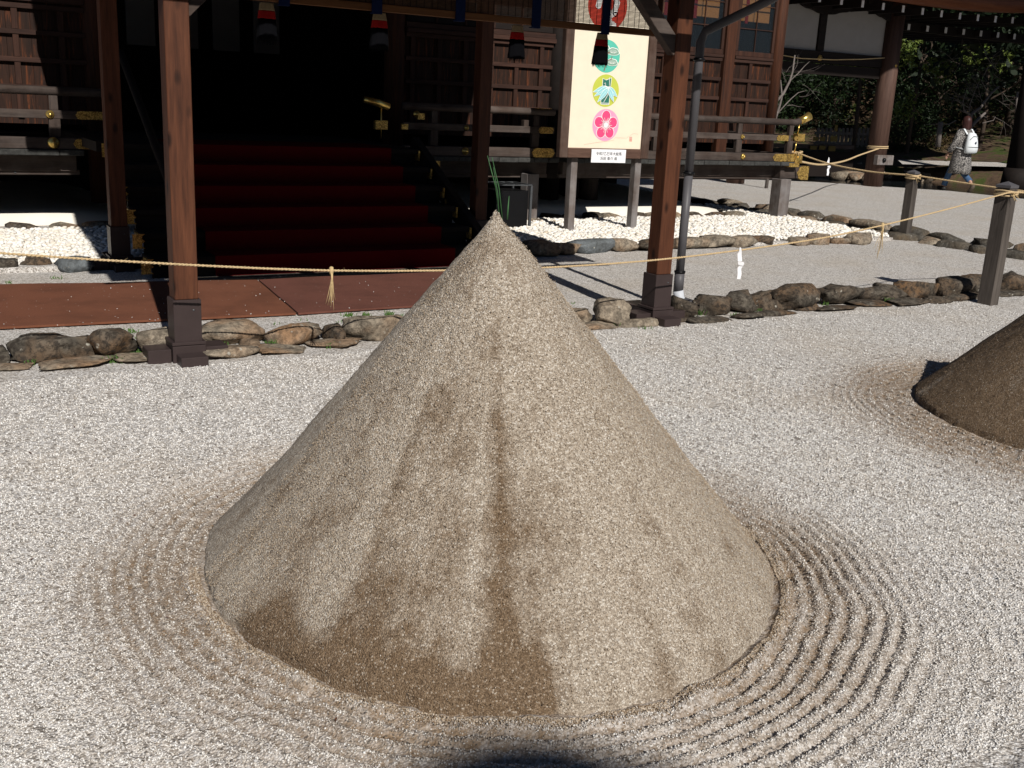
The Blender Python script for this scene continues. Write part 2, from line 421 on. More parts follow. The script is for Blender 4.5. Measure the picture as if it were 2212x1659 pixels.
ROCKS = [M_ROCK, M_ROCKL, M_ROCKB]

def mat_leaf(name, c1, c2):
    mt, n, b = newmat(name); t = NT(n)
    at = t.node('ShaderNodeAttribute'); at.attribute_name = 'tint'
    c = t.ramp(at.outputs['Fac'], [(0, c1), (1, c2)])
    t.link(c, b.inputs['Base Color']); b.inputs['Roughness'].default_value = .6
    return mt
M_LEAF = mat_leaf('evergreen_leaf', (.004, .009, .0035), (.016, .032, .008))
M_LEAFY = mat_leaf('yellow_green_leaf', (.05, .085, .015), (.15, .19, .04))
M_BRUSH = mat_leaf('brown_brush', (.04, .028, .014), (.11, .075, .03))
M_BARK = flat('pale_bark', (.15, .13, .12), .9, 0, .3, 30, .5)
M_BARKD = flat('dark_bark', (.06, .045, .035), .9, 0, .3, 30, .5)
def mat_soil():
    mt, n, b = newmat('mossy_soil'); t = NT(n); v = t.coord()
    f = t.noise(v, 2.2, 6, .65); g = t.noise(v, 25, 4, .7)
    c = t.ramp(f, [(.35, (.07, .045, .03)), (.5, (.10, .065, .04)), (.6, (.05, .07, .015)), (.8, (.08, .10, .02))])
    c = t.mix(c, (.02, .015, .01), t.ramp(g, [(.5, 0.0), (.7, .7)]))
    t.link(c, b.inputs['Base Color']); b.inputs['Roughness'].default_value = .95; t.bump(g, b, .8, .04); return mt
M_SOIL = mat_soil()
def mat_water():
    mt, n, b = newmat('dark_stream_water'); t = NT(n)
    b.inputs['Base Color'].default_value = (.010, .012, .014, 1); b.inputs['Roughness'].default_value = .12
    f = t.noise(t.coord(), 6, 3, .6); t.bump(f, b, .25, .02); return mt
M_WATER = mat_water()
def mat_glass():
    mt, n, b = newmat('window_glass'); b.inputs['Base Color'].default_value = (.02, .025, .03, 1)
    b.inputs['Roughness'].default_value = .06; b.inputs['Alpha'].default_value = .35; return mt
M_GLASS = mat_glass()

# ------------------------------------------------------------------ the ground
CONES = [(1.742, 2.902, 1.007, 1.199), (5.74, 2.93, 1.085, 1.15)]
def cone_edge(k, th):            # outline of a cone's foot
    cx, cy, R, h = CONES[k]
    return R * (1 - .042*np.cos(th) + .015*np.sin(th) - .018*np.cos(2*th) - .011*np.sin(2*th) + .016*np.cos(3*th))
def ring_fields(x, y):
    z = np.zeros_like(x); tint = np.zeros_like(x)
    for k, (cx, cy, R, h) in enumerate(CONES):
        dx, dy = x-cx, y-cy; r = np.hypot(dx, dy); th = np.arctan2(dy, dx)
        e = r - cone_edge(k, th)
        warp = (vn(x*2.6+40*k, y*2.6)-.5)*.045 + (vn(x*9+4, y*9)-.5)*.014 + (vn(x*28, y*28)-.5)*.008
        ph = (e+warp)/.050
        ang = .62 + .40*np.clip(np.cos(th+.75)*.6+.65, 0, 1)       # crisper on the viewer's right
        brk = .30 + 1.0*fbm(x*3.3+11, y*3.3+5, 4) + (vn(x*17, y*17)-.5)*.5
        g = (.5+.5*np.cos(2*PI*ph))**1.6
        fade = np.clip((e+.01)/.04, 0, 1) * np.clip((.50-e)/.18, 0, 1)
        z -= .0165*g*fade*ang*np.clip(brk, .15, 2)
        z += .030*np.exp(-((e-.012)/.034)**2)*np.clip(-np.sin(th)+.8, .2, 1)*np.clip(fbm(x*9+7, y*9+3, 3)*2.2-.45, 0, 1.3)
        z += .006*(1-g)*fade*ang*(.4+.6*brk)
        out = np.clip((e-.40)/.15, 0, 1) * np.clip((1.6-e)/.5, 0, 1)
        z -= .0045*g*out*brk
        t = np.exp(-np.clip(e, 0, 9)**2/(.36 if k == 0 else .40)**2) * (.60+.95*fbm(x*1.9+3, y*1.9+31+k, 3)*1.2)
        t = t*(.40+.75*np.clip(.25+g*.9, 0, 1))
        tint = np.maximum(tint, np.clip(t*(1.0 if k == 0 else 1.35), 0, 1))
    return z, tint
RK = (.99, .06)        # across the straight rake lines
def ground_z(x, y):
    z, t = ring_fields(x, y)
    z = z + (fbm(x*1.1, y*1.1, 3)-.45)*.012*(y < 6.2) + (vn(x*26, y*26)-.5)*.004 + (vn(x*60, y*60)-.5)*.004
    # light rake lines over the open part of the field
    u = x*RK[0] + y*RK[1]
    z = z - (.0025+.0060*np.clip((x-2.4)/1.5, 0, 1))*np.clip(np.sin(2*PI*(u/.085 + .25*vn(x*1.5, y*1.5))), -.2, 1)*(y < 5.8)*(.3+vn(x*.9+5, y*2.7))
    return z, t
def axis_lines(lo, hi, a, b, fine, coarse):
    L = list(np.arange(a, b, fine)); x = b
    st = fine
    while x < hi: L.append(x); st = min(st*1.12, coarse); x += st
    L.append(hi); x = a; st = fine; M = []
    while x > lo: x -= st; st = min(st*1.12, coarse); M.append(max(x, lo))
    return np.array(sorted(set(np.round(M+L, 5))))
gx = axis_lines(-4, 11.62, -.1, 4.6, .0125, .045); gy = axis_lines(-1.0, 10.0, 1.3, 4.6, .0125, .045)
X, Y = np.meshgrid(gx, gy, indexing='ij')
Z, T = ground_z(X, Y)
V = np.stack([X.ravel(), Y.ravel(), Z.ravel()], 1)
ni, nj = X.shape; idx = np.arange(ni*nj).reshape(ni, nj)
Fq = np.stack([idx[:-1, :-1].ravel(), idx[1:, :-1].ravel(), idx[1:, 1:].ravel(), idx[:-1, 1:].ravel()], 1)
go = npmesh('raked_gravel', V, Fq, M_GRAVEL, smooth=True, attr=T.ravel()); go['kind'] = 'structure'

# everything further out lies a little lower or level as separate sheets
b = MB(); b.box(9.4, 11.62, -1.0, -.9, -.2, 0)
b = MB()
b.add([(-120, -120, -.14), (24, -120, -.14), (22.2, 8, -.14), (21.1, 13.9, -.14), (20.95, 15.75, -.14), (18.95, 18.0, -.14), (16.55, 18.9, -.14), (-120, 19.5, -.14)],
      [(0, 1, 2, 3, 4, 5, 6, 7)])
b.build('ground', M_SOIL, kind='structure')
# near ground left and behind the camera, and the strip right of the raked field up to the drain
b = MB()
b.box(-60, -4, -60, 10.0, -.13, -.004); b.box(-4, 11.62, -60, -1.0, -.13, -.004)
b.box(-60, 10.9, 10.0, 12.2, -.13, -.004); b.box(10.9, 11.55, 10.0, 30 if False else 13.4, -.13, -.004)
b.build('gravel_ground', M_GRAVEL2, kind='structure')
# courtyard beyond the stone drain, subdivided so that it undulates
pts = [(12.32, -60), (24, -60), (22.2, 8), (21.1, 13.9), (20.95, 15.75), (18.95, 18.0), (16.55, 18.9), (12.9, 19.2), (12.32, 13.5)]
b = MB(); n = len(pts)
b.add([(x, y, 0.0) for x, y in pts] + [(x, y, -.5) for x, y in pts],
      [tuple(range(n))] + [(i, i+n, (i+1) % n+n, (i+1) % n) for i in range(n)])
b.build('courtyard', M_GRAVEL2, kind='structure')

# ------------------------------------------------------------------ sand cones
def cone_mesh(k, name, mat, label):
    cx, cy, R, h = CONES[k]
    nth, nt_ = 460, 230
    th = np.linspace(0, 2*PI, nth, endpoint=False); t = np.linspace(0, 1, nt_)**.96
    TH, TT = np.meshgrid(th, t, indexing='ij')
    r = (1-TT)**.995*(1-.099*TT*(1-TT))
    foot = np.clip(TT/.05, 0, 1); r = r*(.996+.004*foot)   # rolled lower edge
    e = CONES[k][2] + (cone_edge(k, TH)-CONES[k][2])*(1-.29*TT)
    rad = r*e
    px0, py0 = rad*np.cos(TH), rad*np.sin(TH)
    rad = rad + ((fbm(px0*7+30, py0*7+30, 4)-.42)*.10 + (vn(px0*40+60, py0*40+60)-.5)*.02)*np.exp(-TT/.016)
    rad = rad + ((fbm(px0*6+43, py0*6+TT*5+40, 4)-.47)*.022 + (fbm(TH*2.2+9, TT*2.5+3, 3)-.45)*.022*np.sin(np.clip(TT, 0, 1)*PI)*(1-TT) + (vn(px0*50+90, py0*50+TT*55+90)-.5)*.006 + (vn(px0*110+90, py0*110+TT*130+200)-.5)*.005)*np.clip((1-TT)*9, .3, 1)
    topr = .018
    rad = np.sqrt(np.maximum(rad, 0)**2 + (.012*np.clip((TT-.955)/.04, 0, 1))**2)*np.clip((1-TT)*160, 0, 1)**.5
    z = TT*h - .03*(1-TT)*(TT < .03) + (vn(TH*3.5, TT*3+7)-.5)*.02*(TT > .975)
    z = np.where(TT < .004, -.03, z)
    x = cx - .070*TT + rad*np.cos(TH); y = cy + .018*TT + rad*np.sin(TH)
    # dampness map: broad runs down the side, more towards the foot
    if k == 0:
        a = TH - math.radians(228)           # direction from cone towards lower left of the picture
        a = (a+PI) % (2*PI) - PI
        side = np.exp(-(a/.62)**2)
        low = np.clip(1-TT*1.35, 0, 1)
        runs = fbm(TH*5.5+2, TT*1.6+4, 4)
        runs2 = fbm(TH*13, TT*2.2+8, 3)
        ed = (fbm(TH*0+3, TT*9, 3)-.45)*.16
        thd = np.degrees(TH)+np.degrees(ed)
        zone = np.clip((thd-184)/12, 0, 1)*np.clip((250-thd+6*(fbm(px0*5+20, py0*5+TT*7, 3)-.45))/5.0, 0, 1)
        band = np.exp(-((TT-.01-.03*fbm(TH*5, TT*0+2, 3))/.075)**2)*zone
        tall = zone*np.clip(1-TT/.42, 0, 1)*(.5+.9*np.clip((thd-225)/20, 0, 1))
        streak = (fbm(TH*10+2, TT*1.1+4, 4)*1.25-.47*1.25)*np.clip((1-TT)*1.6, 0, 1)+.47
        fine = fbm(px0*11+50, py0*11+TT*12+60, 4)
        leftc = np.clip((thd-185)/25, 0, 1)*np.clip((262-thd)/14, 0, 1)
        damp = .16 + .22*leftc*np.clip(1.25-TT*1.25, 0, 1) + (streak-.47)*1.0 + (fine-.44)*.7 + band*.78 + tall*.10
        damp = damp + .30*np.exp(-((thd-241)/7.0)**2)*np.clip(1.15-TT*1.5, 0, 1) + .20*np.exp(-((thd-222)/9)**2)*np.clip(1.1-TT*1.1, 0, 1)
        damp = damp - .20*np.exp(-((thd-203)/12)**2)*np.exp(-((TT-.22)/.12)**2)
        damp = damp - .14*np.exp(-((thd-300)/34)**2) + .22*np.exp(-((TT-.03)/.04)**2)*np.exp(-((thd-262)/9)**2) + .20*np.exp(-((TT-.14-(thd-300)*.004)/.03)**2)*np.exp(-((thd-306)/9)**2)
        damp = damp + .10*np.exp(-((TT-.9)/.1)**2)
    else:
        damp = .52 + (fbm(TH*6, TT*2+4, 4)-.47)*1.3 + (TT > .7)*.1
    damp = np.clip(damp, 0, 1)
    V = np.stack([x.ravel(), y.ravel(), z.ravel()], 1)
    idx = np.arange(nth*nt_).reshape(nth, nt_); nx = np.roll(idx, -1, 0)
    Fq = np.stack([idx[:, :-1].ravel(), nx[:, :-1].ravel(), nx[:, 1:].ravel(), idx[:, 1:].ravel()], 1)
    root = thing(name, label, 'sand cone', (cx, cy, 0), 'sand cones on the raked gravel')
    npmesh('cone_body', V, Fq, mat, (cx, cy, 0), True, damp.ravel(), root)
    return root, (th, t, x, y, z, damp)
cone1, cdat1 = cone_mesh(0, 'sand_cone', M_CONE, 'large beige sand cone with damp brown streaks and green needles on its tip')
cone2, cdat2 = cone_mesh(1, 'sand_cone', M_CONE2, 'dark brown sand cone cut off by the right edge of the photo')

# loose grains: real little stones on gravel and cones -----------------------------
OCT = np.array([(1, 0, 0), (-.9, .2, .1), (.1, 1, .1), (0, -.95, -.1), (.1, 0, .9), (0, .1, -1)], dtype=np.float32)
OF = np.array([(0, 2, 4), (2, 1, 4), (1, 3, 4), (3, 0, 4), (2, 0, 5), (1, 2, 5), (3, 1, 5), (0, 3, 5)], dtype=np.int32)
def grains(P, size, tint, flatten=.75):
    n = len(P)
    base = np.repeat(OCT[None], n, 0) * (1+rng.uniform(-.38, .38, (n, 6, 1))).astype(np.float32)
    q = rng.normal(size=(n, 4)); q /= np.linalg.norm(q, axis=1)[:, None]
    w_, x, y, z = q.T
    Rm = np.stack([1-2*(y*y+z*z), 2*(x*y-z*w_), 2*(x*z+y*w_), 2*(x*y+z*w_), 1-2*(x*x+z*z), 2*(y*z-x*w_), 2*(x*z-y*w_), 2*(y*z+x*w_), 1-2*(x*x+y*y)], 1).reshape(n, 3, 3)
    base = base * np.stack([np.ones(n), rng.uniform(.6, 1, n), rng.uniform(.5, .9, n)], 1)[:, None, :]
    v = np.einsum('nij,nkj->nki', Rm, base) * size[:, None, None]
    v = v + P[:, None, :]
    f = OF[None] + (np.arange(n)*6)[:, None, None]
    return v.reshape(-1, 3), f.reshape(-1, 3), np.repeat(tint, 6)
# on the raked field, thinning out with distance
N = 680000
gxp = rng.uniform(-.6, 8.2, N); gyp = rng.uniform(1.35, 5.85, N)
d = np.hypot(gxp, gyp)
ang = np.arctan2(gxp, gyp)
keep = (rng.random(N) < np.clip((2.6/d)**2.0, 0, 1)) & (ang > math.radians(-4)) & (ang < math.radians(64))
for k, (cx, cy, R, h) in enumerate(CONES):
    dx, dy = gxp-cx, gyp-cy
    keep &= np.hypot(dx, dy) > cone_edge(k, np.arctan2(dy, dx))*.99
gxp, gyp = gxp[keep], gyp[keep]
gz, gt = ground_z(gxp, gyp)
sz = rng.uniform(.0022, .0047, len(gxp)) * (1+.14*np.clip(np.hypot(gxp, gyp)-2.5, 0, 3))
tint = .22 + rng.beta(3.1, 2.1, len(gxp))*.78 - .62*gt*rng.uniform(.35, 1, len(gxp))
nm = 80; mx, my = rng.uniform(-.2, 4.5, nm), rng.uniform(7.05, 8.3, nm); my = np.where(rng.random(nm) < .6, 7.0+rng.exponential(.16, nm), my)
gxp, gyp, gz, sz, tint = (np.concatenate(q_) for q_ in ((gxp, mx), (gyp, my), (gz, np.full(nm, .028)), (sz, rng.uniform(.0035, .0055, nm)), (tint, rng.uniform(.6, 1, nm))))
v_, f_, t_ = grains(np.stack([gxp, gyp, gz+sz*.25], 1), sz, np.clip(tint, 0, 1))
print('grains', len(gxp))
go = npmesh('gravel_grains', v_, f_, M_GRAIN, attr=t_)
tag(go, 'loose pale gravel grains covering the raked field around the sand cones', 'gravel', kind='stuff')
# on the cones
def cone_grains(k, dat, root, N, lab):
    th, t, x, y, z, damp = dat
    u = rng.random(N); tt = 1-np.sqrt(u); a = rng.uniform(PI*.93, PI*1.98, N) if k == 0 else rng.uniform(PI*.7, PI*1.6, N)
    ii = np.clip((a/(2*PI)*len(th)).astype(int), 0, len(th)-1); jj = np.clip((np.clip(tt, 0, 1)**(1/.96)*(len(t)-1)).astype(int), 1, len(t)-2)
    px, py, pz, dm = x[ii, jj], y[ii, jj], z[ii, jj], damp[ii, jj]
    px = px + rng.uniform(-.006, .006, N); py = py + rng.uniform(-.006, .006, N); pz = pz+rng.uniform(-.004, .002, N)
    s = rng.uniform(.0013, .0031, N)
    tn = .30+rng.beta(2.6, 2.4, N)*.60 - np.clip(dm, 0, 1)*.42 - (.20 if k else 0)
    tn = tn + (rng.random(N) < .010)*.5
    # crumbs rolled down to the foot
    cx, cy = CONES[k][:2]; M = 8500 if k == 0 else 3500; a2 = rng.uniform(PI*.9, PI*2.0, M); e2 = rng.exponential(.022, M)-.012
    cl = vn(a2*14, a2*0+3)*.6+.4; e2 = e2*cl; r2 = cone_edge(k, a2)+e2; qx, qy = cx+r2*np.cos(a2), cy+r2*np.sin(a2)
    qz = np.maximum(ground_z(qx, qy)[0], (cone_edge(k, a2)*.995-r2)*1.17) + rng.uniform(0, .004, M)
    s2 = rng.uniform(.0016, .0045, M); t2 = rng.uniform(.15, .8, M)
    px, py, pz, s, tn = (np.concatenate(q_) for q_ in ((px, qx), (py, qy), (pz, qz), (s, s2), (tn, t2)))
    v_, f_, t_ = grains(np.stack([px, py, pz], 1), s, np.clip(tn, 0, 1))
    o = npmesh('sand_grains', v_, f_, M_GRAINC, org[root.name], attr=t_, parent=root); o['kind'] = 'stuff'
cone_grains(0, cdat1, cone1, 90000, '')
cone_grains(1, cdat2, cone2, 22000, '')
# needles on the tip of the big cone
for (dx, dy, lean, L, r) in ((.0, .01, (-.055, 0), .20, .0022), (.004, 0, (-.042, .01), .195, .0020), (-.004, .006, (-.03, 0), .165, .0018), (.022, .0, (.003, 0), .075, .0028)):
    p0 = Vector((1.672+.02+dx, 2.92+dy, 1.175)); mb = MB()
    mb.tube([p0, p0+Vector((lean[0]*.35, lean[1]*.4, L*.5)), p0+Vector((lean[0], lean[1], L))], [r, r*.9, r*.4], 5)
    mb.build('needle', M_LEAFB, cone1, True)

# ------------------------------------------------------------------ stones
def ico(sub):
    import bmesh
    bm = bmesh.new(); bmesh.ops.create_icosphere(bm, subdivisions=sub, radius=1.0)
    v = np.array([p.co[:] for p in bm.verts]); f = [tuple(x.index for x in q.verts) for q in bm.faces]; bm.free(); return v, f
ICO = {s: ico(s) for s in (1, 2, 3, 4)}
def rock(parent, name, cx, cy, cz, sx, sy, sz, mat, seed, sub=3, rotz=0.0, rough=.12, cuts=6):
    v, f = ICO[sub]; r = random.Random(seed)
    p = np.sign(v)*np.abs(v)**.62
    for c in range(cuts):                        # chip flat faces
        d = np.array([r.gauss(0, 1), r.gauss(0, 1), r.gauss(0, .8)]); d /= np.linalg.norm(d)
        lim = r.uniform(.55, .88); q = p @ d; ex = np.maximum(q-lim, 0); p = p - ex[:, None]*d*.9
    out = []
    for q in p:
        nv = Vector((q[0]*1.3+seed*3.1, q[1]*1.3, q[2]*1.3))
        k = 1 + rough*(mnoise.noise(nv)*1.9 + mnoise.noise(nv*2.7)*1.0 + mnoise.noise(nv*6.5)*.6)
        out.append((q[0]*k, q[1]*k, q[2]*k))
    c_, s_ = math.cos(rotz), math.sin(rotz)
    mb = MB(); vs = []
    for q in out:
        x, y = q[0]*sx, q[1]*sy
        vs.append((cx+x*c_-y*s_, cy+x*s_+y*c_, cz+q[2]*sz))
    mb.add(vs, f); return mb.build(name, mat, parent, True)

def px_stone(parent, x0, x1, yt, yb, mat, seed, sub=3, depth=.26, cuts=6, name='stone'):
    """a stone that fills photo box x0..x1, top yt, foot yb, standing on the ground"""
    b0 = G((x0+x1)/2, yb); Yf = b0.y
    a = PY(x0, (yt+yb)/2, Yf+.06); c = PY(x1, (yt+yb)/2, Yf+.06)
    wdt = abs(c.x-a.x); top = PY((x0+x1)/2, yt, Yf+depth*.45).z
    top = max(top*1.08, .03)
    return rock(parent, name, (a.x+c.x)/2, Yf+depth/2, top*.42, wdt*.585, depth*.55, top*.60, mat, seed, sub, 0, .13, cuts+4)

zA = lambda x, y: ((x/2.212)/1.8228, (700+y/2.212)/1.8228)
zB = lambda x, y: ((900+x/2.212)/1.8228, (700+y/2.212)/1.8228)
zC = lambda x, y: ((2200+x/2.212)/1.8228, (1000+y/2.212)/1.8228)
zD = lambda x, y: ((2700+x/2.212)/1.8228, (550+y/2.212)/1.8228)
zE = lambda x, y: ((3300+x/3.022)/1.8228, (750+y/3.022)/1.8228)
zF = lambda x, y: ((1900+x/2.212)/1.8228, (500+y/2.212)/1.8228)
def stones(parent, fn, lst, s0, sub=3, depth=.26):
    for i, (x0, x1, yt, yb, mt) in enumerate(lst):
        a = fn(x0, yt); c = fn(x1, yb)
        flatd = depth if (yb-yt) > 70 or fn is zE else depth*.6
        px_stone(parent, a[0], c[0], a[1], c[1], mt, s0+i*7.3, sub, flatd)
R0, R1, R2 = M_ROCK, M_ROCKL, M_ROCKB
kA = thing('stone_kerb', 'row of rough brown field stones edging the raked gravel under the porch posts', 'stone edging', (4, 6, 0))
stones(kA, zA, [(-90, 75, 1465, 1635, R0), (95, 765, 1395, 1625, R0), (765, 1200, 1340, 1600, R0), (1190, 1560, 1325, 1560, R1), (-60, 330, 1625, 1690, R1), (380, 1010, 1590, 1670, R1), (1040, 1500, 1552, 1625, R1), (1700, 2240, 1480, 1600, R1)], 3)
stones(kA, zB, [(-220, 392, 1262, 1470, R1), (396, 855, 1265, 1475, R1), (865, 1025, 1280, 1450, R0), (1030, 1560, 1215, 1440, R1), (140, 300, 1420, 1520, R1), (320, 745, 1478, 1555, R1), (745, 1160, 1415, 1500, R1), (1560, 1950, 1230, 1400, R1)], 53)
stones(kA, zC, [(95, 310, 462, 615, R1), (325, 640, 412, 645, R1), (200, 480, 595, 665, R1), (525, 905, 570, 640, R1), (820, 985, 575, 620, R1), (965, 1165, 553, 602, R0), (1030, 1185, 392, 590, R0), (1170, 1222, 408, 480, R1), (1222, 1535, 362, 552, R0), (1505, 1742, 338, 514, R0), (1680, 1750, 373, 425, R1), (1742, 2028, 312, 498, R0), (1170, 1510, 555, 602, R0), (1515, 1790, 513, 578, R0), (1785, 2085, 492, 547, R0)], 103)
stones(kA, zD, [(862, 1220, 1283, 1500, R0), (1228, 1562, 1266, 1455, R0), (960, 1190, 1440, 1502, R0), (1185, 1500, 1452, 1500, R0)], 153)
stones(kA, zE, [(295, 580, 1142, 1335, R0), (550, 765, 1102, 1322, R0), (828, 1292, 1072, 1305, R0), (1215, 1625, 1055, 1295, R0), (1610, 1995, 1012, 1245, R0), (1975, 2330, 985, 1225, R0), (220, 570, 1320, 1400, R0), (640, 1135, 1303, 1372, R0), (1085, 1365, 1262, 1352, R0), (1365, 1715, 1225, 1325, R0), (1890, 2200, 1225, 1262, R0), (2330, 2700, 950, 1180, R0), (2700, 3100, 940, 1150, R0), (2060, 2220, 1160, 1225, R0)], 203)
kB = thing('stone_kerb', 'low row of grey and tan stones holding back the white pebbles before the hall', 'stone edging', (6, 9.2, 0))
stones(kB, zF, [(60, 400, 1000, 1150, R1), (405, 700, 1003, 1142, R1), (650, 880, 1008, 1122, R1), (790, 1190, 988, 1108, R2), (1165, 1400, 978, 1098, R1), (1385, 1720, 975, 1090, R0), (1720, 1970, 968, 1073, R1), (1950, 2200, 953, 1062, R1)], 303, 2, .32)
stones(kB, zD, [(380, 625, 838, 946, R1), (615, 785, 838, 926, R0), (775, 925, 838, 902, R1), (900, 1105, 848, 922, R1), (1095, 1295, 818, 922, R1), (1285, 1500, 848, 912, R1), (1475, 1685, 812, 917, R1)], 353, 2, .32)
stones(kB, zA, [(-300, -70, 690, 850, R1), (-80, 158, 688, 842, R0), (172, 480, 686, 812, R0), (520, 835, 698, 832, R2), (640, 940, 655, 722, R2), (840, 1250, 690, 800, R0)], 403, 2, .32)
# foot stones of the white plinth
kP = thing('plinth_kerb', 'line of small brown stones at the foot of the white plaster plinth', 'stone edging', (5, 11.75, 0))
x = -1.2; i = 0
while x < 11.0:
    wd = random.uniform(.30, .46)
    if not (1.95 < x < 5.6):
        rock(kP, 'stone', x+wd/2, 11.78+random.uniform(-.02, .02), .015, wd*.54, .15, random.uniform(.085, .11), random.choice((R1, R0)), 500+i, 2, 0, .08)
    x += wd; i += 1
# drain: two stone rows with a sunk channel
kD = thing('stone_drain', 'sunken drain between two rows of dark stones along the far courtyard', 'drain', (12, 8, 0))
for row, (xa, hh) in enumerate(((11.60, .05), (12.36, .035))):
    y = 3.5; i = 0
    while y < 13.6:
        wd = random.uniform(.35, .75)
        if not (row == 0 and 8.9 < y < 9.9 and False):
            rock(kD, 'stone', xa+random.uniform(-.04, .04)+(.0 if row else 0), y+wd/2, -.02, random.uniform(.14, .2), wd*.53, hh+random.uniform(.05, .09), random.choice((M_ROCKD, M_ROCKD, R1)), 700+100*row+i, 2, 0, .1)
        y += wd; i += 1
# row of stones under the far left corner of that drain
b = MB(); b.box(11.3, 12.7, -60, 13.5, -.16, -.125); o = b.build('drain_bed', M_SOIL, kD)

# ------------------------------------------------------------------ white pebbles
def pebbles(name, label, rects, per, s0, mat, smin=.016, smax=.032, skip=None):
    P = []; 
    for (xa, xb, ya, yb) in rects:
        n = int((xb-xa)*(yb-ya)*per); p = np.stack([rng.uniform(xa, xb, n), rng.uniform(ya, yb, n)], 1); P.append(p)
    P = np.concatenate(P)
    if skip is not None: P = P[~skip(P[:, 0], P[:, 1])]
    n = len(P); v, f = ICO[1]; v = v.astype(np.float32); f = np.array(f)
    base = v[None]*(1+rng.uniform(-.10, .10, (n, len(v), 1)))
    q = rng.uniform(0, 2*PI, n); c, s = np.cos(q), np.sin(q)
    sc = rng.uniform(smin, smax, n)
    bx = base[..., 0]*1.35; by = base[..., 1]; bz = base[..., 2]*.72
    vx = (bx*c[:, None]-by*s[:, None])*sc[:, None]+P[:, 0, None]; vy = (bx*s[:, None]+by*c[:, None])*sc[:, None]+P[:, 1, None]
    tilt = rng.uniform(-.4, .4, n)
    vz = bz*sc[:, None]+(bx*tilt[:, None])*sc[:, None] + (.055+rng.uniform(-.012, .02, n)+(fbm(P[:, 0]*1.5, P[:, 1]*1.5, 2)-.4)*.05)[:, None]
    V = np.stack([vx, vy, vz], -1).reshape(-1, 3); Fc = (f[None]+(np.arange(n)*len(v))[:, None, None]).reshape(-1, 3)
    o = npmesh(name, V, Fc, mat, smooth=True, attr=np.repeat(rng.beta(3, 1.6, n), len(v)))
    tag(o, label, 'pebbles', kind='stuff'); print(name, n)
pebbles('white_pebbles', 'bed of rounded white pebbles under the veranda right of the big cone', [(5.0, 11.0, 9.30, 11.52), (11.0, 11.42, 9.4, 13.0)], 1050, 0, M_PEBBLE)
pebbles('white_pebbles', 'bed of rounded white pebbles under the left veranda beside the brown mat', [(-.5, 2.1, 9.40, 11.52)], 1050, 0, M_PEBBLE)
b = MB(); b.box(-2, 2.2, 9.25, 11.9, -.01, .045); b.box(5.0, 11.3, 9.25, 11.9, -.01, .035); b.box(11.0, 11.4, 11.9, 13.3, -.01, .035)
b.build('pebble_bed', M_GRAVEL2, kind='structure')

# ------------------------------------------------------------------ mats
def mat_sheet(name, quad, mt, label):
    (ax, ay), (bx, by), (cx, cy), (dx, dy) = quad       # near-left, near-right, far-right, far-left
    nx, ny = 60, 14; mb = MB(); vs = []
    for lv in (0, 1):
        for i in range(nx+1):
            u = i/nx
            for j in range(ny+1):
                v = j/ny
                x = (ax*(1-u)+bx*u)*(1-v)+(dx*(1-u)+cx*u)*v; y = (ay*(1-u)+by*u)*(1-v)+(dy*(1-u)+cy*u)*v
                y += .012*math.sin(x*2.3+v*1.5)*(1 if v in (0, 1) else 0)
                vs.append((x, y, (.010 if lv == 0 else .024) + .006*mnoise.noise(Vector((x*1.7, y*1.7, 0)))))
    M = (nx+1)*(ny+1); fs = []
    for i in range(nx):
        for j in range(ny):
            a = i*(ny+1)+j; fs.append((M+a, M+a+ny+1, M+a+ny+2, M+a+1)); 
    for i in range(nx):
        a = i*(ny+1); fs.append((a, a+ny+1, M+a+ny+1, M+a)); c = a+ny; fs.append((c+ny+1, c, M+c, M+c+ny+1))
    for j in range(ny):
        a = j; fs.append((a+1, a, M+a, M+a+1)); c = nx*(ny+1)+j; fs.append((c, c+1, M+c+1, M+c))
    mb.add(vs, fs); return tag(mb.build(name, mt, smooth=False, loc=(ax, ay, 0)), label, 'mat', 'mats on the gravel before the stairs')
mat_sheet('floor_mat', ((-1.8, 7.22), (2.405, 6.99), (2.545, 8.34), (-1.4, 8.95)), M_MAT1, 'long orange brown floor mat on the gravel at the left')
mat_sheet('floor_mat', ((2.42, 6.985), (4.50, 6.94), (4.55, 8.36), (2.56, 8.335)), M_MAT2, 'darker reddish brown floor mat running behind the big cone')

# ------------------------------------------------------------------ porch
porch = thing('porch', 'open timber porch with slender brown square posts over the stair and mats', 'porch', (3.15, 7.6, 0))
PX = (1.345, 4.795); PWD = .132
def porch_post(x, y, lean=0):
    mb = MB(); mb.box(x, x+PWD, y, y+PWD, .36, 3.0, .004); p = mb.build('post', W_POST, porch)
    mb = MB(); mb.box(x-.012, x+PWD+.012, y-.012, y+PWD+.012, .115, .36, .002); mb.build('sleeve', M_BRMETAL, p)
    mb = MB(); mb.box(x-.03, x+PWD+.03, y-.03, y+PWD+.03, .10, .118, .002); mb.build('collar', M_BRMETAL, p)
    for sx in (-1, 1):
        a = x-.162 if sx < 0 else x+PWD+.032; mb = MB(); mb.box(a, a+.13, y-.01, y+PWD+.01, -.05, .078, .003); mb.build('base_arm', M_BRMETAL, p)
    mb = MB(); mb.box(x-.01, x+PWD+.01, y-.15, y-.032, -.05, .055, .003); mb.build('base_arm', M_BRMETAL, p)
    mb = MB(); mb.box(x-.028, x+PWD+.028, y-.03, y+PWD+.25, -.05, .0965, .003); mb.build('base_plate', M_BRMETAL, p)
    for dx, dz in ((.1, .30), ):
        mb = MB(); mb.lathe([(0.0001, 0), (.006, .002), (.0001, .005)], (x+dx, y-.012, dz), 8, 'y'); mb.build('screw', M_STEEL, p)
    return p
for yy in (5.97, 9.24):
    for xx in PX: porch_post(xx + (.255 if (yy > 8 and xx > 3) else (.24 if yy > 8 else 0)), yy)
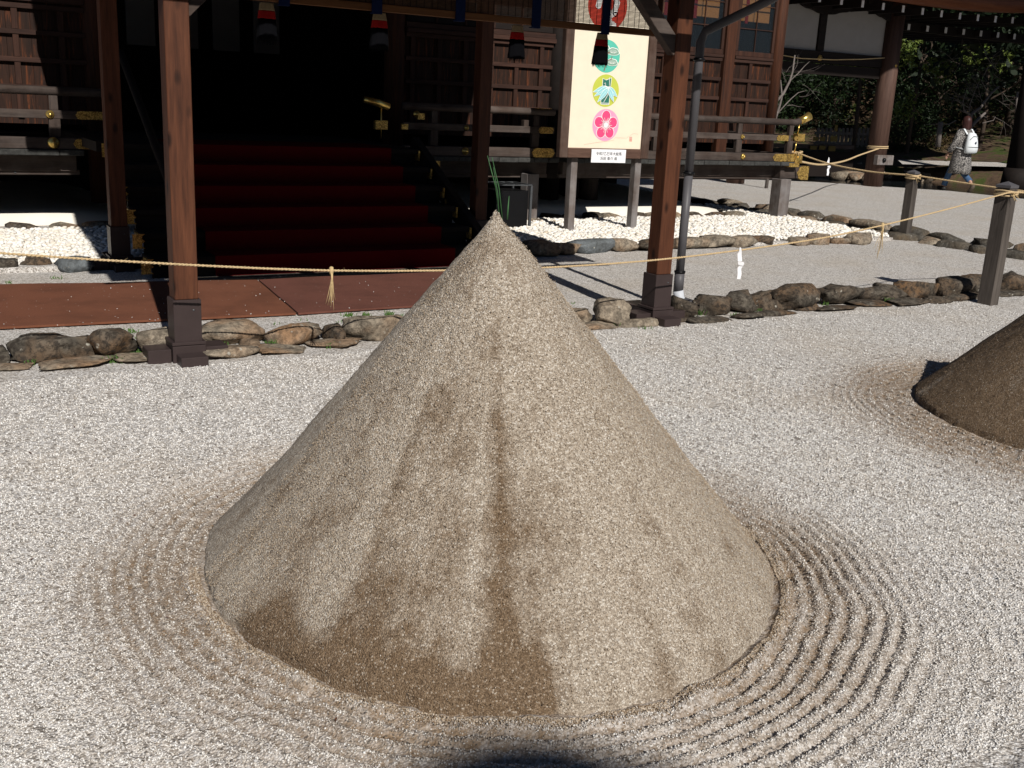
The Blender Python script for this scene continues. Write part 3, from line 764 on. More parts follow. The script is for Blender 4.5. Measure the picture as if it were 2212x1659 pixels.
for yy in (5.97, 9.24):
    mb = MB(); mb.box(.9, 5.7, yy+.005, yy+PWD-.005, 2.42, 2.62, .006); mb.build('beam', W_POSTX, porch)
for xx in PX:
    mb = MB(); mb.box(xx+.01, xx+PWD-.01, 5.6, 11.6, 2.63, 2.80, .006); mb.build('side_beam', W_POSTX, porch)
    s = 1 if xx < 3 else -1; x0 = xx+PWD if s > 0 else xx
    mb = MB(); mb.bar((x0-s*.03, 6.02, 1.93), (x0+s*.46, 6.02, 2.42), .075, .10, .003); mb.build('brace', W_OLDX, porch)
# roof: thick bark layer on rafters, out of the picture above, its shadow lies on the stair
mb = MB()
def roof_pt(u, v):      # u across, v along slope
    xl = .96+.12*min(v*2, 1); y = 5.36+6.6*v; xr = 5.64 + .13*min(max((y-6.3)/1.9, 0), 1) + .65*min(max((y-8.2)/1.4, 0), 1); x = xl+(xr-xl)*u
    y = 5.36+6.6*v; z = 2.62 + 2.35*v*(.8+.4*v) - .0
    return x, y, z
nu, nv_ = 8, 20; vs = []
for k in (0, 1):
    for i in range(nu+1):
        for j in range(nv_+1):
            x, y, z = roof_pt(i/nu, j/nv_); vs.append((x, y, z+k*.16))
M_ = (nu+1)*(nv_+1); fs = []
for i in range(nu):
    for j in range(nv_):
        a = i*(nv_+1)+j; fs += [(M_+a, M_+a+nv_+1, M_+a+nv_+2, M_+a+1), (a, a+1, a+nv_+2, a+nv_+1)]
for i in range(nu):
    a = i*(nv_+1); fs.append((a, a+nv_+1, M_+a+nv_+1, M_+a)); a += nv_; fs.append((a+nv_+1, a, M_+a, M_+a+nv_+1))
for j in range(nv_):
    a = j; fs.append((a+1, a, M_+a, M_+a+1)); a = nu*(nv_+1)+j; fs.append((a, a+1, M_+a+1, M_+a))
mb.add(vs, fs); mb.build('roof', M_ROOF, porch)
# gutter and downpipe at the right hand front post
mb = MB(); mb.tube([(5.66, 5.30, 2.50), (.9, 5.30, 2.56)], .05, 10); mb.build('gutter', M_PIPE, porch, True)
px_, py_ = 5.285, 6.30
mb = MB(); mb.tube([(px_, py_, .30), (px_, py_, 1.05)], .033, 14); dp = mb.build('downpipe', M_PIPE, porch, True)
mb = MB(); mb.tube([(px_, py_, 1.05), (px_, py_, 2.02), (px_+.02, py_-.02, 2.10), (px_+.30, py_-.35, 2.32), (px_+.34, py_-.8, 2.5)], .033, 14); mb.build('downpipe', M_PIPE, porch, True)
mb = MB(); mb.tube([(px_, py_, .15), (px_, py_, .305)], .039, 14); mb.build('pipe_joint', M_PIPE, dp, True)
mb = MB(); mb.tube([(px_+.03, py_-.03, .075), (px_+.01, py_-.01, .10), (px_, py_, .16)], [.040, .042, .041], 14); mb.build('white_elbow', M_PIPEW, dp, True)
mb = MB(); mb.tube([(px_+.03, py_-.03, .075), (px_+.10, py_-.10, .05), (px_+.2, py_-.2, .035)], .041, 14); mb.build('spout', M_PIPE, dp, True)
for zz in (.31, 1.07, 1.9):
    mb = MB(); mb.tube([(px_, py_, zz-.008), (px_, py_, zz+.008)], .044, 14); mb.build('pipe_clip', M_BLACK, dp, True)

# ------------------------------------------------------------------ rolled bamboo blind between the front posts
blind = thing('bamboo_blind', 'bamboo blind with dark threads, blue ribbons and hanging black tassels between the porch posts', 'blind', (3.1, 6.285, 2.0))
mb = MB(); z = 2.080
while z < 2.66:
    zz = z+random.uniform(-.0006, .0006); mb.box(1.71, 4.86, 6.281, 6.284, zz, zz+.0048); z += .0078
o = mb.build('slat', M_SLAT, blind); o['kind'] = 'stuff'
mb = MB()
xx = 1.75
while xx < 4.84:
    mb.box(xx, xx+.0022, 6.277, 6.280, 2.07, 2.66); xx += random.choice((.04, .055))
o = mb.build('thread', M_THREAD, blind); o['kind'] = 'stuff'
mb = MB(); mb.box(1.69, 4.88, 6.270, 6.295, 2.030, 2.076, .004); mb.build('bottom_bar', M_BAR, blind)
mb = MB(); mb.box(4.862, 4.874, 6.255, 6.300, 2.08, 2.62); mb.build('edge_band', W_POSTX, blind)
for xr in (2.10, 2.685, 3.26, 3.83, 4.395):
    mb = MB(); mb.box(xr-.033, xr+.033, 6.260, 6.2685, 2.020, 2.64); mb.box(xr-.033, xr+.033, 6.260, 6.297, 2.014, 2.020); mb.build('ribbon', M_BLUE, blind)
for i, (xt, tilt) in enumerate(((2.005, 0), (2.717, .0), (3.708, .0), (4.395, -.03))):
    e = thing('tassel', 'x', 'x', (xt, 6.295, 2.025)); del e['label']; del e['category']; e.parent = blind
    e.location = Vector((xt, 6.295, 2.025)) - org[blind.name]; org[e.name] = Vector((xt, 6.295, 2.025))
    def prof(zt, zb, r0, r1, mat_, nm):
        m2 = MB(); n = 26; vs = []; rows = 6
        for k in range(rows+1):
            u = k/rows
            for j in range(n):
                a = 2*PI*j/n; rr = (r0+(r1-r0)*u)*(1+.06*math.sin(a*9+i)+.04*random.uniform(-1, 1)*u)
                vs.append((xt+tilt*(2.025-(zt+(zb-zt)*u))*4*.3+math.cos(a)*rr, 6.295+math.sin(a)*rr*.6, zt+(zb-zt)*u))
        fs = [(k*n+j, (k+1)*n+j, (k+1)*n+(j+1) % n, k*n+(j+1) % n) for k in range(rows) for j in range(n)]+[tuple(range(n)), tuple(rows*n+j for j in range(n))[::-1]]
        m2.add(vs, fs); m2.build(nm, mat_, e, True)
    prof(2.025, 1.98, .038, .046, M_CREAM, 'cream_top'); prof(1.98, 1.935, .046, .053, M_RED, 'red_band'); prof(1.935, 1.812, .053, .063, M_FRINGE, 'fringe')
    m2 = MB()
    for k in range(90):
        a = random.uniform(0, 2*PI); r = .058*math.sqrt(random.random()); x0, y0 = xt+tilt*.2+r*math.cos(a), 6.295+.6*r*math.sin(a)
        m2.tube([(x0, y0, 1.842), (x0+math.cos(a)*.004, y0, 1.79+random.uniform(0, .02))], [.0016, .0008], 3, False)
    o = m2.build('fringe_ends', M_FRINGE, e); o['kind'] = 'stuff'
m2 = MB(); m2.tube([(4.45, 6.255, 2.55), (4.445, 6.255, 2.15), (4.47, 6.255, 2.135), (4.485, 6.255, 2.15), (4.47, 6.255, 2.165), (4.445, 6.255, 2.155)], .004, 6); m2.build('cord', M_THREAD, blind, True)
# ------------------------------------------------------------------ main hall
hall = thing('main_hall', 'dark timber shrine hall with gilt fittings, red carpeted stair and railed veranda', 'shrine hall', (4, 12.6, 0))
side = thing('side_hall', 'timber side hall with glazed lattice windows and gilt cornered veranda railing', 'shrine hall', (10.4, 12.6, 0))
YW = 12.6
def boards(parent, xa, xb, za=1.05, zb=2.30):
    x = xa
    while x < xb-.02:
        wd = min(random.uniform(.10, .15), xb-x); mb = MB()
        yy = YW+.035+random.uniform(0, .004); mb.box(x+.001, x+wd-.001, yy, yy+.02, za, zb, .0015); mb.build('board', W_PANEL, parent); x += wd
def lattice(parent, xa, xb, stiles, rails=(1.405, 1.685, 1.965, 2.25), z0=1.12, z1=2.28, rh=.052):
    for z in rails:
        mb = MB(); mb.box(xa, xb, YW-.012, YW+.030, z, z+rh, .004); mb.build('rail', W_RAIL, parent)
    zs = [z0]+[r for r in rails]
    for s_ in stiles:
        for i, za in enumerate(zs[:-1]):
            lo = za if i == 0 else za+rh; mb = MB(); mb.box(s_-.03, s_+.03, YW-.004, YW+.033, lo+.001, zs[i+1]-.001, .003); mb.build('stile', W_STILE, parent)
# left bay
boards(hall, -1.4, 2.0); lattice(hall, -1.4, 2.0, [-1.35, -.9, -.45, .0, .45+.42, 1.31, 1.76], rails=(1.405, 1.685, 1.965, 2.225))
lattice_b = [.45]
boards(hall, 5.75, 8.0); lattice(hall, 5.8, 8.0, [5.9, 6.28, 6.66, 7.05, 7.435, 7.825])
mb = MB(); mb.box(5.8, 8.02, YW-.05, YW+.05, 2.305, 2.36, .004); mb.build('sill', W_RAIL, hall)
mb = MB(); mb.box(5.8, 8.02, YW-.02, YW+.05, 2.362, 2.43, .004); mb.build('lintel', W_RAIL, hall)
mb = MB(); mb.box(-1.4, 2.0, YW-.02, YW+.05, 2.30, 2.40, .004); mb.build('lintel', W_RAIL, hall)
for xp in (-1.5, 2.10, 5.68, 8.12):
    mb = MB(); mb.lathe([(.13, 0), (.13, 4.2)], (xp, YW+.08, .2), 20); mb.build('pillar', W_PILLAR if xp < 8 else W_DARK, hall, True)  # end pillar takes the darker wood to stand for a shaded gap
for xa, xb in ((-1.37, 1.97), (5.81, 7.99)):
    mb = MB(); mb.box(xa, xb, YW+.02, YW+.06, 2.44, 4.3); mb.build('upper_wall', W_DARK, hall)
    n = int((xb-xa)/.42)
    for k in range(1, n):
        mb = MB(); mb.box(xa+k*.42-.012, xa+k*.42+.012, YW-.005, YW+.018, 2.44, 3.4); mb.build('window_bar', W_STILE, hall)
# interior: floor, back and side walls so that the doorway is a dark room
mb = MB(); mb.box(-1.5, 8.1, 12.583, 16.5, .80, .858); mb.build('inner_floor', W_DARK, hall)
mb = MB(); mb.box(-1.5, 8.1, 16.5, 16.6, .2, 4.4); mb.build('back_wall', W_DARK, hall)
mb = MB(); mb.box(-1.6, -1.5, 12.8, 16.5, .2, 4.4); mb.build('end_wall', W_DARK, hall); mb = MB(); mb.box(8.1, 8.2, 12.8, 16.5, .2, 4.4); mb.build('end_wall', W_DARK, hall)
for k in range(5):
    mb = MB(); mb.box(2.55+k*.62, 2.95+k*.62, 16.44, 16.47, 2.05, 3.2); mb.build('paper_screen', M_PLASTERG, hall)
# big roofs, above the picture
def big_roof(parent, x0, x1, y0, y1, ze, zr, name='roof', th=.3):
    ym = (y0+y1)/2; mb = MB()
    vs = [(x0, y0, ze), (x1, y0, ze), (x1, ym, zr), (x0, ym, zr), (x1, y1, ze), (x0, y1, ze)]
    vs += [(a, b_, c+th) for a, b_, c in vs]
    fs = [(0, 3, 2, 1), (3, 5, 4, 2), (6, 7, 8, 9), (9, 8, 10, 11), (0, 1, 7, 6), (5, 11, 10, 4), (0, 6, 9, 3), (3, 9, 11, 5), (1, 2, 8, 7), (2, 4, 10, 8)]
    mb.add(vs, fs); mb.build(name, M_ROOF, parent)
big_roof(hall, -3.5, 8.6, 10.6, 18.6, 5.0, 8.2); big_roof(side, 8.62, 13.4, 10.9, 18.6, 4.9, 7.6)

south = thing('added_shadow_hall', 'added unseen hall behind the camera, its ridge finials shaped to cast a soft shadow', 'shrine hall', (0, -11.1, 0))  # unseen hall added for its soft shadow and to block low sky
big_roof(south, -16, 16, -16.1, -4.94, 4.6, 8.6)
mb = MB(); mb.box(-15.5, 15.5, -10.95, -10.55, 8.55, 8.95, .1); mb.build('ridge_beam', M_ROOF, south)
for xf in (-.80, 7.0, -8.0):
    mb = MB(); mb.lathe([(.70, 0), (.68, .40), (.56, .72), (.34, .95), (.08, 1.04)], (xf, -10.87, 8.95), 14); mb.build('shadow_finial', M_ROOF, south, True)  # finials shaped to throw a soft blob of shadow on the gravel
mb = MB(); mb.box(-14, 14, -14.6, -7.4, .0, 4.9); mb.build('wall', W_DARK, south)
# veranda pieces -------------------------------------------------------------
YV = 11.35
def veranda(parent, xa, xb, wdt=.25):
    x = xa
    while x < xb-.02:
        wd = min(wdt*random.uniform(.85, 1.15), xb-x); mb = MB(); dy = random.uniform(-.006, .006); dz = random.uniform(-.004, .002)
        mb.box(x+.002, x+wd-.002, YV-.09+dy, YW-.02, .805+dz, .862+dz, .006); mb.build('floor_plank', W_DECK, parent); x += wd
    mb = MB(); mb.box(xa+.05, xb-.05, YV+.12, YV+.24, .640, .80, .004); mb.build('edge_beam', W_OLDX, parent)
    mb = MB(); mb.box(xa+.02, xb-.02, YV+.15, YV+.21, .600, .648, .004); mb.build('tie_rail', W_OLDX, parent)
    mb = MB(); mb.box(xa+.05, xb-.05, YV+.5, YV+.54, .56, .80); mb.build('inner_beam', W_DARK, parent)
def railing(parent, xa, xb, posts, r=.043):
    mb = MB(); mb.tube([(xa, YV, 1.415), (xb, YV, 1.415)], r, 14); mb.build('top_rail', W_OLDX, parent, True)
    mb = MB(); mb.box(xa, xb, YV-.033, YV+.033, 1.155, 1.235, .005); mb.build('mid_rail', W_OLDX, parent)
    mb = MB(); mb.box(xa, xb, YV-.065, YV+.065, .866, .975, .006); mb.build('ground_rail', W_OLDX, parent)
    for p in posts:
        mb = MB(); mb.box(p-.052, p+.052, YV-.03, YV+.03, .976, 1.154, .003); mb.build('rail_post', W_OLDZ, parent)
        mb = MB(); mb.box(p-.04, p+.04, YV-.028, YV+.028, 1.236, 1.374, .003); mb.build('rail_post', W_OLDZ, parent)
def boss(parent, x, z, r, y):
    mb = MB(); mb.lathe([(r, 0), (r*1.0, .008), (r*.8, .02), (r*.42, .027), (r*.38, .036), (r*.2, .042), (.001, .043)], (x, y, z), 24, 'y'); mb.build('gilt_boss', M_GOLDP, parent, True)
def scallop(x0, x1, z0, z1, left=True, n=3):
    """outline of an engraved plate with a lobed end"""
    P = []; h = z1-z0; a = h*.42
    xe = x0 if left else x1; s = 1 if left else -1; xo = x1 if left else x0
    P.append((xo, z0)); P.append((xe+s*a*1.2, z0))
    for k in range(13):
        t = -PI/2 + PI*k/12; bul = 1+.16*math.cos(3*t*2)
        P.append((xe+s*a*1.2 - s*a*math.cos(t)*bul, (z0+z1)/2 + h*.47*math.sin(t)))
    P.append((xe+s*a*1.2, z1)); P.append((xo, z1))
    return P if left else P[::-1]
def gplate(parent, x0, x1, z0, z1, y, left=True, both=False):
    mb = MB()
    if both:
        A = scallop(x0, (x0+x1)/2, z0, z1, True); B = scallop((x0+x1)/2, x1, z0, z1, False)
        a = [p for p in A[1:-1]]; bb = B[1:-1]
        mb.plate(A, y, .005); mb.plate(B, y, .005)
    else: mb.plate(scallop(x0, x1, z0, z1, left), y, .006)
    mb.build('gilt_plate', M_GOLD, parent)
# left part
veranda(hall, -1.6, 1.72, .62); railing(hall, -1.6, 1.95, [-.6, 1.47])
boss(hall, 1.43, 1.195, .040, YV-.033); boss(hall, 1.44, .925, .055, YV-.065)
gplate(hall, 1.66, 1.98, 1.155, 1.235, YV-.034, both=True); gplate(hall, 1.62, 1.96, .872, .968, YV-.066, both=True)
mb = MB(); mb.lathe([(.010, 0), (.010, .01)], (1.32-.22, YV+.15, .625), 8, 'y'); mb.build('nail', M_STEEL, hall)
for xp in (-.9,):
    mb = MB(); mb.box(xp-.085, xp+.085, YV+.10, YV+.27, .0, .66, .006); mb.build('veranda_post', W_GREY, hall)
# right part of the main hall
veranda(hall, 4.95, 7.33); railing(hall, 5.2, 7.27, [5.6, 7.0])
gplate(hall, 7.03, 7.26, 1.155, 1.235, YV-.034, both=True); gplate(hall, 6.93, 7.27, .866, .978, YV-.066, both=True)
mb = MB(); mb.box(6.98, 7.2, YV-.05, YV+.05, 1.452, 1.459); mb.build('gilt_cap', M_GOLD, hall)
mb = MB(); mb.box(6.84, 6.91, YV+.0, YV+.07, 1.16, 1.31, .004); mb.build('rail_block', W_OLDZ, hall)
boss(hall, 6.02, 1.195, .032, YV-.033); boss(hall, 6.0, .925, .045, YV-.065); boss(hall, 5.35, 1.33, .04, YV-.05)
for xp in (6.99, 5.3):
    mb = MB(); mb.box(xp-.085, xp+.085, YV-.04, YV+.12, .02, .66, .006); mb.build('veranda_post', W_GREY, hall)
    rock(hall, 'foot_stone', xp+.02, YV+.02, .03, .20, .17, .085, M_ROCKL, 900+xp, 2)
# side hall -----------------------------------------------------------------
boards(side, 8.55, 12.08); lattice(side, 8.6, 11.02, [8.75, 9.15, 9.53, 9.92, 10.30, 10.62]); lattice(side, 11.26, 12.04, [11.61])
for xa, xb in ((8.6, 11.02), (11.26, 12.04)):
    mb = MB(); mb.box(xa, xb, YW-.03, YW+.04, 2.302, 2.345, .004); mb.build('sill', W_RAIL, side)
    mb = MB(); mb.box(xa, xb, YW-.012, YW+.04, 2.347, 2.42, .004); mb.build('window_frame', W_STILE, side)
    wf = MB(); wf.box(xa, xb, YW-.012, YW+.04, 3.55, 3.62, .004); wf = wf.build('window_frame', W_STILE, side)
    for xs in ([xa, xb-.05] + ([9.78] if xa < 9 else [])):
        mb = MB(); mb.box(xs, xs+.05, YW-.010, YW+.038, 2.422, 3.548, .004); mb.build('window_frame', W_STILE, side)
    mb = MB(); mb.box(xa+.05, xb-.05, YW+.018, YW+.022, 2.42, 3.55); mb.build('window_pane', M_GLASS, side)
    for zz in (2.74, 3.08, 3.40):
        mb = MB(); mb.box(xa+.05, xb-.05, YW+.003, YW+.015, zz, zz+.014); mb.build('muntin', W_RAIL, side)
    xs = [11.645] if xa > 9 else [9.0, 9.4, 10.2, 10.62]
    for x_ in xs:
        mb = MB(); mb.box(x_-.007, x_+.007, YW-.001, YW+.0165, 2.42, 3.55); mb.build('muntin', W_STILE, side)
    # amber blind with red bands behind the glass
    mb = MB(); mb.box(xa+.06, xb-.06, YW+.10, YW+.115, 2.86, 3.55, .003); cu = mb.build('inner_blind', flat('amber_blind', (.62, .30, .10), .8, 0, .15, 40, .1), side)
    x_ = xa+.25
    while x_ < xb-.1:
        mb = MB(); mb.box(x_-.03, x_+.03, YW+.093, YW+.099, 2.83, 3.55); mb.build('red_band', M_RED, cu); x_ += .55
    mb = MB(); mb.box(xa, xb, YW+.7, YW+.72, 2.2, 3.8); mb.build('inner_wall', W_DARK, side)
mb = MB(); mb.lathe([(.001, .0), (.030, .005), (.022, .09), (.012, .11), (.001, .112)], (11.345, YW-.03, 2.90), 12); mb.build('window_tassel', [M_RED], side, True)
mb = MB(); mb.lathe([(.024, 0), (.014, .06), (.001, .065)], (11.345, YW-.03, 2.965), 12); mb.build('tassel_top', M_PAPER, side, True)
mb = MB(); mb.box(11.04, 11.24, YW-.05, YW+.10, .9, 4.4, .02); mb.build('pillar', W_PILLAR, side)
mb = MB(); mb.lathe([(.105, 0), (.10, 3.5)], (12.17, YW+.06, .9), 22); mb.build('pillar', W_PILLAR, side, True)
mb = MB(); mb.lathe([(.14, 0), (.14, .85)], (10.55, YW+.10, .1), 22); mb.build('floor_pillar', W_OLDZ, side, True)
mb = MB(); mb.lathe([(.14, 0), (.14, .85)], (8.8, YW+.10, .1), 22); mb.build('floor_pillar', W_OLDZ, side, True)
mb = MB(); mb.box(8.5, 8.56, YW, 17, .2, 4.6); mb.build('end_wall', W_DARK, side)
mb = MB(); mb.box(12.1, 12.16, YW+.2, 17, .8, 4.6); mb.build('end_wall', W_DARK, side)
mb = MB(); mb.box(8.5, 12.1, 17, 17.06, .8, 4.6); mb.build('back_wall', W_DARK, side)
mb = MB(); mb.box(8.56, 12.1, YW+.06, 17, 3.63, 3.7); mb.build('ceiling', W_DARK, side)
mb = MB(); mb.box(8.5, 12.1, 12.583, 17, .80, .858); mb.build('inner_floor', W_DARK, side)
for xa, xb in ((8.55, 12.1),):
    mb = MB(); mb.box(xa, xb, YW-.012, YW+.04, 3.63, 4.9); mb.build('upper_wall', W_DARK, side)
veranda(side, 7.48, 11.42); railing(side, 7.6, 11.34, [8.9, 10.36, 11.34])
boss(side, 10.40, 1.195, .033, YV-.033); boss(side, 10.42, .925, .043, YV-.065); boss(side, 9.0, 1.195, .033, YV-.033)
# corner with gilt ends: upswept rail tip, square caps
mb = MB(); mb.tube([(11.33, YV, 1.415), (11.42, YV-.005, 1.418), (11.50, YV-.01, 1.44)], [.045, .045, .047], 16); mb.build('top_rail_end', W_OLDX, side, True)
mb = MB(); mb.tube([(11.50, YV-.01, 1.44), (11.58, YV-.02, 1.475), (11.66, YV-.03, 1.52)], [.050, .054, .062], 18); mb.build('gilt_rail_tip', M_GOLDP, side, True)
mb = MB(); mb.box(11.455, 11.60, YV-.05, YV+.05, 1.155, 1.262, .004); mb.build('gilt_cap', M_GOLD, side)
gplate(side, 11.05, 11.285, 1.155, 1.235, YV-.034, True); gplate(side, 11.39, 11.455, 1.158, 1.232, YV-.036, True)
gplate(side, 10.99, 11.27, .868, .973, YV-.066, True)
mb = MB(); mb.box(11.42, 11.56, YV-.085, YV+.07, .845, .99, .004); mb.build('gilt_cap', M_GOLD, side)
mb = MB(); mb.plate([(11.49-.0, .865), (11.525, .917), (11.49, .97), (11.455, .917)], YV-.086, .004); mb.build('gilt_diamond', M_GOLDP, side)
mb = MB(); mb.box(11.28, 11.42, YV-.072, YV+.05, .866, .975, .004); mb.build('gilt_sleeve', M_GOLD, side)
mb = MB(); mb.box(11.30, 11.50, YV-.10, YV+.05, .79, .845, .003); mb.build('gilt_edge', M_GOLD, side)
mb = MB(); mb.tube([(11.49, YV-.02, 1.40), (11.47, YV-.02, 1.26)], .009, 8); mb.build('gilt_rod', M_GOLDP, side, True)
mb = MB(); mb.tube([(11.47, YV-.02, 1.155), (11.45, YV-.02, .99)], .009, 8); mb.build('gilt_rod', M_GOLDP, side, True)
# veranda side going back along the corner
mb = MB(); mb.box(11.27, 11.40, YV+.07, 15.5, .866, .975, .005); mb.build('side_rail', W_OLDY, side)
mb = MB(); mb.box(11.30, 11.37, YV+.04, 15.5, 1.155, 1.235, .005); mb.build('side_rail', W_OLDY, side)
mb = MB(); mb.tube([(11.34, YV+.05, 1.415), (11.34, 15.5, 1.415)], .043, 12); mb.build('side_rail', W_OLDY, side, True)
mb = MB(); mb.box(11.24, 11.72, YV+.0, YV+.14, .62, .80, .005); mb.build('corner_beam', W_OLDX, side)
mb = MB(); mb.plate(scallop(11.56, 11.80, .60, .80, True), YV-.002, .006); mb.build('gilt_plate', M_GOLD, side)
mb = MB(); mb.box(11.722, 11.80, YV+.0, YV+.14, .60, .80, .003); mb.build('gilt_cap', M_GOLDEDGE, side)
mb = MB(); mb.box(11.18, 11.38, YV-.10, YV+.10, .02, .615, .006); mb.build('veranda_post', W_GREY, side)
mb = MB(); mb.box(11.10, 11.17, YV+.13, 15.6, .64, .80); mb.build('side_beam', W_OLDY, side)
for k in range(14):
    mb = MB(); mb.box(11.20, 11.46, YV+.02+.3*k+.002, YV+.32+.3*k-.002, .800, .858, .005)
rock(side, 'foot_stone', 11.2, YV-.05, .02, .36, .16, .075, M_ROCKD, 933, 2)

# white plinth (rounded plaster mound) under both halls
def plinth(name, xa, xb, label):
    prof = [(11.93, .0), (11.96, .07), (12.06, .155), (12.32, .18), (12.7, .20), (13.2, .26), (14.2, .31), (16.5, .31)]
    mb = MB(); vs = []; n = 28
    for i in range(n+1):
        u = i/n; x = xa+(xb-xa)*u; e = min(1, (xb-x)/1.0); k = math.sqrt(max(0.0, 1-(1-e)**2)) if e < 1 else 1
        for (y, z) in prof: vs.append((x+.0, y+(1-k)*.25, z*max(k, .12)))
    m_ = len(prof); fs = [(i*m_+j, (i+1)*m_+j, (i+1)*m_+j+1, i*m_+j+1) for i in range(n) for j in range(m_-1)]
    fs.append(tuple(n*m_+j for j in range(m_)))
    mb.add(vs, fs); return tag(mb.build(name, M_PLASTER, smooth=True, loc=(xa, 12, 0)), label, 'plinth', 'white plaster plinths under the halls')
plinth('plaster_plinth', -1.6, 2.4, 'sloping white plaster plinth under the left veranda beside the pebbles')
plinth('plaster_plinth', 5.2, 11.0, 'long sloping white plaster plinth behind the picture board, rounded at its right end')
mb = MB(); mb.box(-2, 10.4, 14.2, 14.3, .0, .8); mb.build('added_dark_board', W_DARK, hall)  # dark board added to stand for the shade under the floors

# stair ------------------------------------------------------------------------
stair = thing('stair', 'broad dark timber stair rising under the porch to the hall door', 'stair', (3.3, 8.7, 0))
NS = 6
for k in range(1, NS+1):
    y0 = 8.70+.30*(k-1); z1 = .165*k
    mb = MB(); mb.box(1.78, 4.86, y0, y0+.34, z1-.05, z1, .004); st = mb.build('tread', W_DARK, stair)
    mb = MB(); mb.box(1.80, 4.84, y0+.03, y0+.06, z1-.165, z1-.051); mb.build('riser', W_DARK, st)
    for xs in (1.762, 4.862):
        mb = MB(); mb.box(xs, xs+.018, y0-.01, y0+.20, z1-.115, z1-.01, .002)
        mb.build('gilt_step_end', M_GOLD, st)
    mb = MB(); mb.plate([(1.70, z1-.12), (1.80, z1-.12), (1.76, z1-.09), (1.80, z1-.06), (1.76, z1-.03), (1.80, z1), (1.70, z1)], y0-.02, .004)
    mb.build('gilt_step_end', M_GOLD, st)
mb = MB(); mb.box(1.70, 4.95, 10.46, 12.8, .90, .99); mb.build('landing', W_DARK, stair)
for xs in (4.90,):
    mb = MB(); mb.bar((xs+.05, 8.75, .08), (xs+.05, 10.5, 1.02), .08, .20); mb.build('stringer', W_DARK, stair)
mb = MB(); mb.tube([(1.98, 8.72, .70), (1.98, 10.6, 1.80)], .035, 12); mb.build('handrail', W_DARK, stair, True)
mb = MB(); mb.box(1.93, 2.03, 8.68, 8.78, 0, .80, .005); mb.build('newel', W_DARK, stair)
for (xa, xb, ya, yb, Yd) in ((921, 951, 348, 377, 10.3), (950, 957, 375, 400, 10.1), (964, 976, 411, 431, 9.9), (962, 986, 431, 470, 9.6), (999, 1014, 451, 478, 9.4), (868, 882, 268, 280, 10.8), (903, 918, 245, 258, 11.25)):
    p, q = PY(xa, yb, Yd), PY(xb, ya, Yd); mb = MB(); mb.box(p.x, q.x, Yd, Yd+.03, p.z, q.z, .002); mb.build('gilt_plate', M_GOLD, stair)
# gilt rail end seen in the gloom at the stair's right
pt = planepts = PY(815, 220, 11.2)
mb = MB(); mb.tube([(pt.x-.16, 11.2, pt.z+.02), (pt.x, 11.2, pt.z-.01), (pt.x+.14, 11.2, pt.z-.05)], [.035, .045, .04], 12); mb.build('gilt_rail_tip', M_GOLDP, stair, True)
mb = MB(); mb.tube([(pt.x+.05, 11.2, pt.z-.04), (pt.x+.05, 11.2, pt.z-.40)], .008, 8); mb.build('gilt_rod', M_GOLDP, stair, True)
mb = MB(); mb.box(pt.x-.03, pt.x+.12, 11.17, 11.23, pt.z-.30, pt.z-.20, .003); mb.build('gilt_cap', M_GOLD, stair)
# carpet over the steps
mb = MB(); P = [(8.60, .012)]
for k in range(1, NS+1):
    y0 = 8.70+.30*(k-1); z1 = .165*k; P += [(y0-.008, z1-.165+.012), (y0-.010, z1+.008), (y0+.02, z1+.012)]
P += [(10.6, 1.003), (11.0, 1.003)]
mb = MB(); x0, x1 = 2.30, 4.55; vs = []
for (y, z) in P: vs += [(x0, y, z), (x1, y, z)]
fs = [(2*i, 2*i+1, 2*i+3, 2*i+2) for i in range(len(P)-1)]; mb.add(vs, fs)
tag(mb.build('stair_carpet', M_CARPET, loc=(3.4, 8.7, 0)), 'dark red carpet running up the shaded stair', 'carpet')
# a stone sill before the stair
mb = MB(); mb.box(1.9, 4.9, 8.47, 8.60, -.02, .02, .004); tag(mb.build('stone_sill', M_ROCKD, loc=(3.4, 8.5, 0)), 'low dark stone sill at the foot of the stair', 'sill')

# ------------------------------------------------------------------ picture board on legs
EY = 10.45
def E_(x, y): p = PY(x, y, EY-.02); return p.x, p.z
z4 = lambda x, y: ((2100+x/2.765)/1.8228, (y/2.765)/1.8228)
ema = thing('picture_board', 'tall framed cream picture board with round pine, bamboo and plum emblems on two legs', 'picture board', (7.45, EY, 0))
ax, bx, az, bz = 6.90, 7.97, 1.035, 2.95
M_CREAMB = flat('cream_board', (.80, .70, .55), .7, 0, .03, 8, .02)
mb = MB(); mb.box(ax, bx, EY, EY+.03, az, bz); mb.build('panel', M_CREAMB, ema)
fw = .115
mb = MB(); mb.box(ax-fw, ax-.001, EY-.03, EY+.06, az-fw, bz+fw, .008); mb.build('frame_side', W_FRAME, ema)
mb = MB(); mb.box(bx+.001, bx+fw, EY-.03, EY+.06, az-fw, bz+fw, .008); mb.build('frame_side', W_FRAME, ema)
mb = MB(); mb.box(ax, bx, EY-.028, EY+.058, az-fw, az-.001, .008); mb.build('frame_rail', W_FRAMEX, ema)
mb = MB(); mb.box(ax, bx, EY-.028, EY+.058, bz+.001, bz+fw, .008); mb.build('frame_rail', W_FRAMEX, ema)
for xl, dx in ((7.06, -.02), (8.0, .0)):
    mb = MB(); mb.bar((xl, EY+.10, .0), (xl+dx, EY+.10, 2.9), .10, .09, .004, (1, 0, 0)); mb.build('leg', W_GREY, ema)
mb = MB(); mb.bar((6.9, EY+.1+.07, 1.0), (8.1, EY+.1+.07, 1.0), .05, .08, .003); mb.build('cross_bar', W_GREY, ema)
